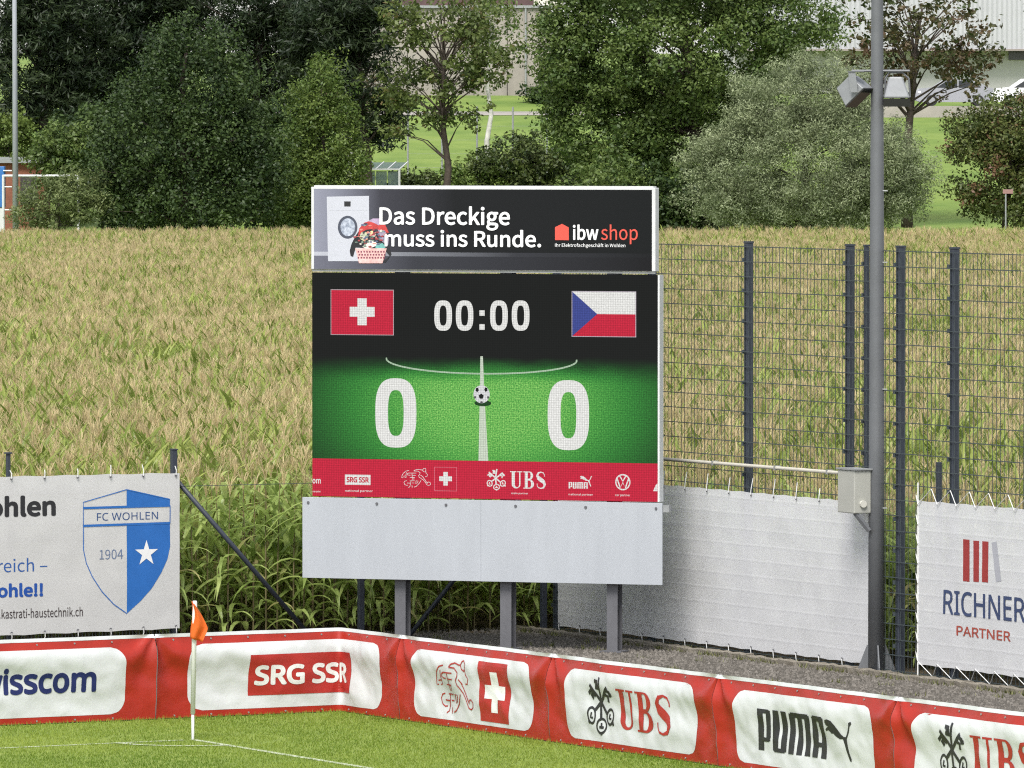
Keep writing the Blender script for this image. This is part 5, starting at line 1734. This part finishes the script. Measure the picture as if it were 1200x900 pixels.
MB().box(xa, xb, Y - .14, Y + .02, zz(59.8, Y), zz(57.6, Y)).build('sill_trim', mat('hall_trim', (.28, .24, .22), .6), hall)

def car(label, Xc, Yc, zc, colr, flip=1):
    root = thing('parked_car', (Xc, Yc, zc), label, 'car', 'cars parked by the hall')
    paint = mat('car_paint', colr, .25, spec=.6)
    prof = [(-2.1, .35), (-2.12, .72), (-1.95, .92), (-1.2, 1.0), (-.55, 1.45), (.9, 1.48), (1.75, 1.02), (2.08, .95), (2.12, .4), (1.9, .28), (-1.9, .28)]
    def side(pr, y0, y1, name, m, par):
        mb = MB()
        A = [(Xc + flip * x, Yc + y0, zc + z) for x, z in pr]; Bq = [(Xc + flip * x, Yc + y1, zc + z) for x, z in pr]
        n = len(pr); mb.v = A + Bq
        mb.f = [tuple(range(n)), tuple(reversed(range(n, 2 * n)))] + [(i, (i + 1) % n, n + (i + 1) % n, n + i) for i in range(n)]
        return mb.build(name, m, par)
    body = bevel(side(prof, -.85, .85, 'body', paint, root), .06, 3)
    gl = mat('car_glass', (.03, .035, .04), .08)
    side([(-1.05, 1.02), (-.5, 1.38), (.12, 1.40), (.12, 1.02)], -.858, -.84, 'window', gl, root)
    side([(.2, 1.02), (.2, 1.40), (.85, 1.40), (1.45, 1.03)], -.858, -.84, 'window', gl, root)
    for x in (-1.3, 1.3):
        for y_ in (-.8, .8):
            w = MB(); w.tube([(Xc + flip * x, Yc + y_ - .1, zc + .31), (Xc + flip * x, Yc + y_ + .1, zc + .31)], .31, 16)
            wo = w.build('wheel', mat('tyre', (.02, .02, .02), .8), root)
            w = MB(); w.tube([(Xc + flip * x, Yc + y_ - .115, zc + .31), (Xc + flip * x, Yc + y_ - .101, zc + .31)], .19, 12); w.build('rim', M['galv'], wo)
    hl = MB(); hl.box(Xc + flip * -2.0 - .09, Xc + flip * -2.0 + .09, Yc - .862, Yc - .6, zc + .72, zc + .84); hl.build('headlight', M['white_metal'], root)
car('white parked car half hidden by the shrub at the right edge', xx(1209, 475), 475, 7.75, (.75, .75, .76))
car('grey parked car behind the browning tree', xx(1118, 478), 478, 7.75, (.3, .31, .33))

# row of pale net posts on the slope
nf_ = thing('net_fence', (xx(560, 431), 431, hill_z(431)), 'row of pale slim posts with thin wires on the grassy slope', 'fence')
for k, x in enumerate((478, 518, 559, 601, 641)):
    Yp = 431
    MB().tube([(xx(x, Yp), Yp, hill_z(Yp) - .1), (xx(x, Yp), Yp, zz(124 + k * .4, Yp))], .05, 8).build('post', M['galv'], nf_)
mb = MB()
for j in range(6):
    z = hill_z(431) + .1 + j * .7
    mb.tube([(xx(478, 431), 431, z), (xx(641, 431), 431, z)], .006, 4)
mb.build('wire', M['galv'], nf_)['kind'] = 'stuff'
# glazed shelter
Y = 418
sh = thing('glass_shelter', (xx(440, Y), Y, hill_z(Y)), 'small glass roofed shelter with pale frame above the scoreboard left corner', 'shelter')
M['glass'] = mat('shelter_glass', (.12, .17, .16), .1, transp=.35)
xa, xb = xx(412, Y), xx(468, Y); zb_ = hill_z(Y); zt_ = zz(191, Y)
for i in range(4):
    a = xa + (xb - xa) * i / 4; b = xa + (xb - xa) * (i + 1) / 4
    MB().frame((a + .03, Y, zt_ - .35), (b - a - .06, 0, 0), (.4, 1.1, .36), (0, 0, .02)).build('roof_pane', M['glass'], sh)
    MB().box(a + .03, b - .03, Y + .02, Y + .04, zb_, zt_ - .4).build('wall_pane', M['glass'], sh)
for i in range(5):
    a = xa + (xb - xa) * i / 4
    MB().frame((a - .025, Y, zt_ - .34), (.05, 0, 0), (.4, 1.1, .36), (0, 0, .05)).build('rafter', M['white_metal'], sh)
for a in (xa, xb):
    MB().box(a - .05, a + .05, Y - .06, Y + .0, zb_ - .1, zt_ - .35).build('post', M['white_metal'], sh)
MB().box(xa - .05, xb + .05, Y - .05, Y - .001, zt_ - .34, zt_ - .27).build('beam', M['white_metal'], sh)
# brick hut, blue board, mast and goal frame at far left
Y = 394
hut = thing('brick_hut', (xx(0, Y), Y, hill_z(Y)), 'low brick hut with flat grey roof edge at the far left', 'building')
M['brick'] = mat('brick_wall', (.24, .09, .055), .9, var=.25, vscale=3)
MB().box(xx(-90, Y), xx(52, Y), Y, Y + 5, hill_z(Y) - .3, zz(191, Y)).build('wall', M['brick'], hut)
MB().box(xx(-92, Y), xx(56, Y), Y - .3, Y + 5.2, zz(190.9, Y), zz(184.5, Y)).build('roof', M['galv'], hut)
MB().box(xx(24, Y), xx(44, Y), Y - .03, Y - .002, zz(240, Y), zz(205, Y)).build('window', mat('hut_window', (.06, .05, .05), .3), hut)
Y = 384
bl = thing('blue_cabinet', (xx(-4, Y), Y, hill_z(Y)), 'blue metal cabinet cut off by the left edge below the hut roof', 'cabinet')
bevel(MB().box(xx(-40, Y), xx(5.5, Y), Y, Y + .8, zz(243, Y), zz(195, Y)).build('body', mat('blue_paint', lin(52, 110, 175), .45, var=.1, vscale=3), bl), .03)
MB().box(xx(-38, Y), xx(4, Y), Y + .05, Y + .75, hill_z(Y) - .1, zz(243.2, Y)).build('plinth', M['white_metal'], bl)
for k, y in enumerate((200, 219, 246)):
    MB().tube([(xx(4, Y), Y - .05, zz(y, Y)), (xx(14, Y), Y - .05, zz(y, Y))], .035, 6).build('rung', M['white_metal'], bl)
Y = 380
gm = thing('far_mast', (xx(17.5, Y), Y, hill_z(Y)), 'pale grey tapered mast standing at the far left edge', 'mast')
MB().tube([(xx(18.6, Y), Y, hill_z(Y) - .2), (xx(17.5, Y), Y, zz(0, Y)), (xx(17, Y), Y, zz(-80, Y))], [.15, .1, .07], 14).build('pole', mat('far_mast_steel', lin(168, 172, 178), .5, var=.06, vscale=1), gm, True)
MB().tube([(xx(18.6, Y), Y, hill_z(Y) - .1), (xx(18.6, Y), Y, hill_z(Y) + .2)], .22, 12).build('base', M['concrete'], gm)
MB().box(xx(5, Y), xx(29, Y), Y - .1, Y + .1, zz(-80, Y), zz(-86, Y)).build('lamp_head', M['steel_grey'], gm)
Y = 382
gl_ = thing('goal_frame', (xx(48, Y), Y, hill_z(Y)), 'white goal crossbar and post standing among weeds at far left', 'goal')
MB().tube([(xx(4, Y), Y, zz(206, Y)), (xx(92, Y), Y, zz(206, Y))], .06, 10).build('crossbar', M['white_metal'], gl_)
for x in (4, 92):
    MB().tube([(xx(x, Y), Y, hill_z(Y) - .05), (xx(x, Y), Y, zz(206, Y) + .05)], .06, 10).build('post', M['white_metal'], gl_)
    MB().tube([(xx(x, Y), Y, zz(206, Y)), (xx(x, Y), Y + 1.4, hill_z(Y + 1.4))], .03, 8).build('stay', M['white_metal'], gl_)
# small sign at right
Y = 378
sg = thing('path_sign', (xx(1178.5, Y), Y, hill_z(Y)), 'small reddish sign on a thin post before the right shrub', 'sign')
MB().tube([(xx(1178.5, Y), Y, hill_z(Y) - .1), (xx(1178.5, Y), Y, zz(226, Y))], .035, 8).build('post', M['galv'], sg)
bevel(MB().box(xx(1175, Y), xx(1187, Y), Y - .05, Y - .02, zz(227, Y), zz(222, Y)).build('plate', mat('sign_plate', (.3, .17, .15), .5), sg), .01)
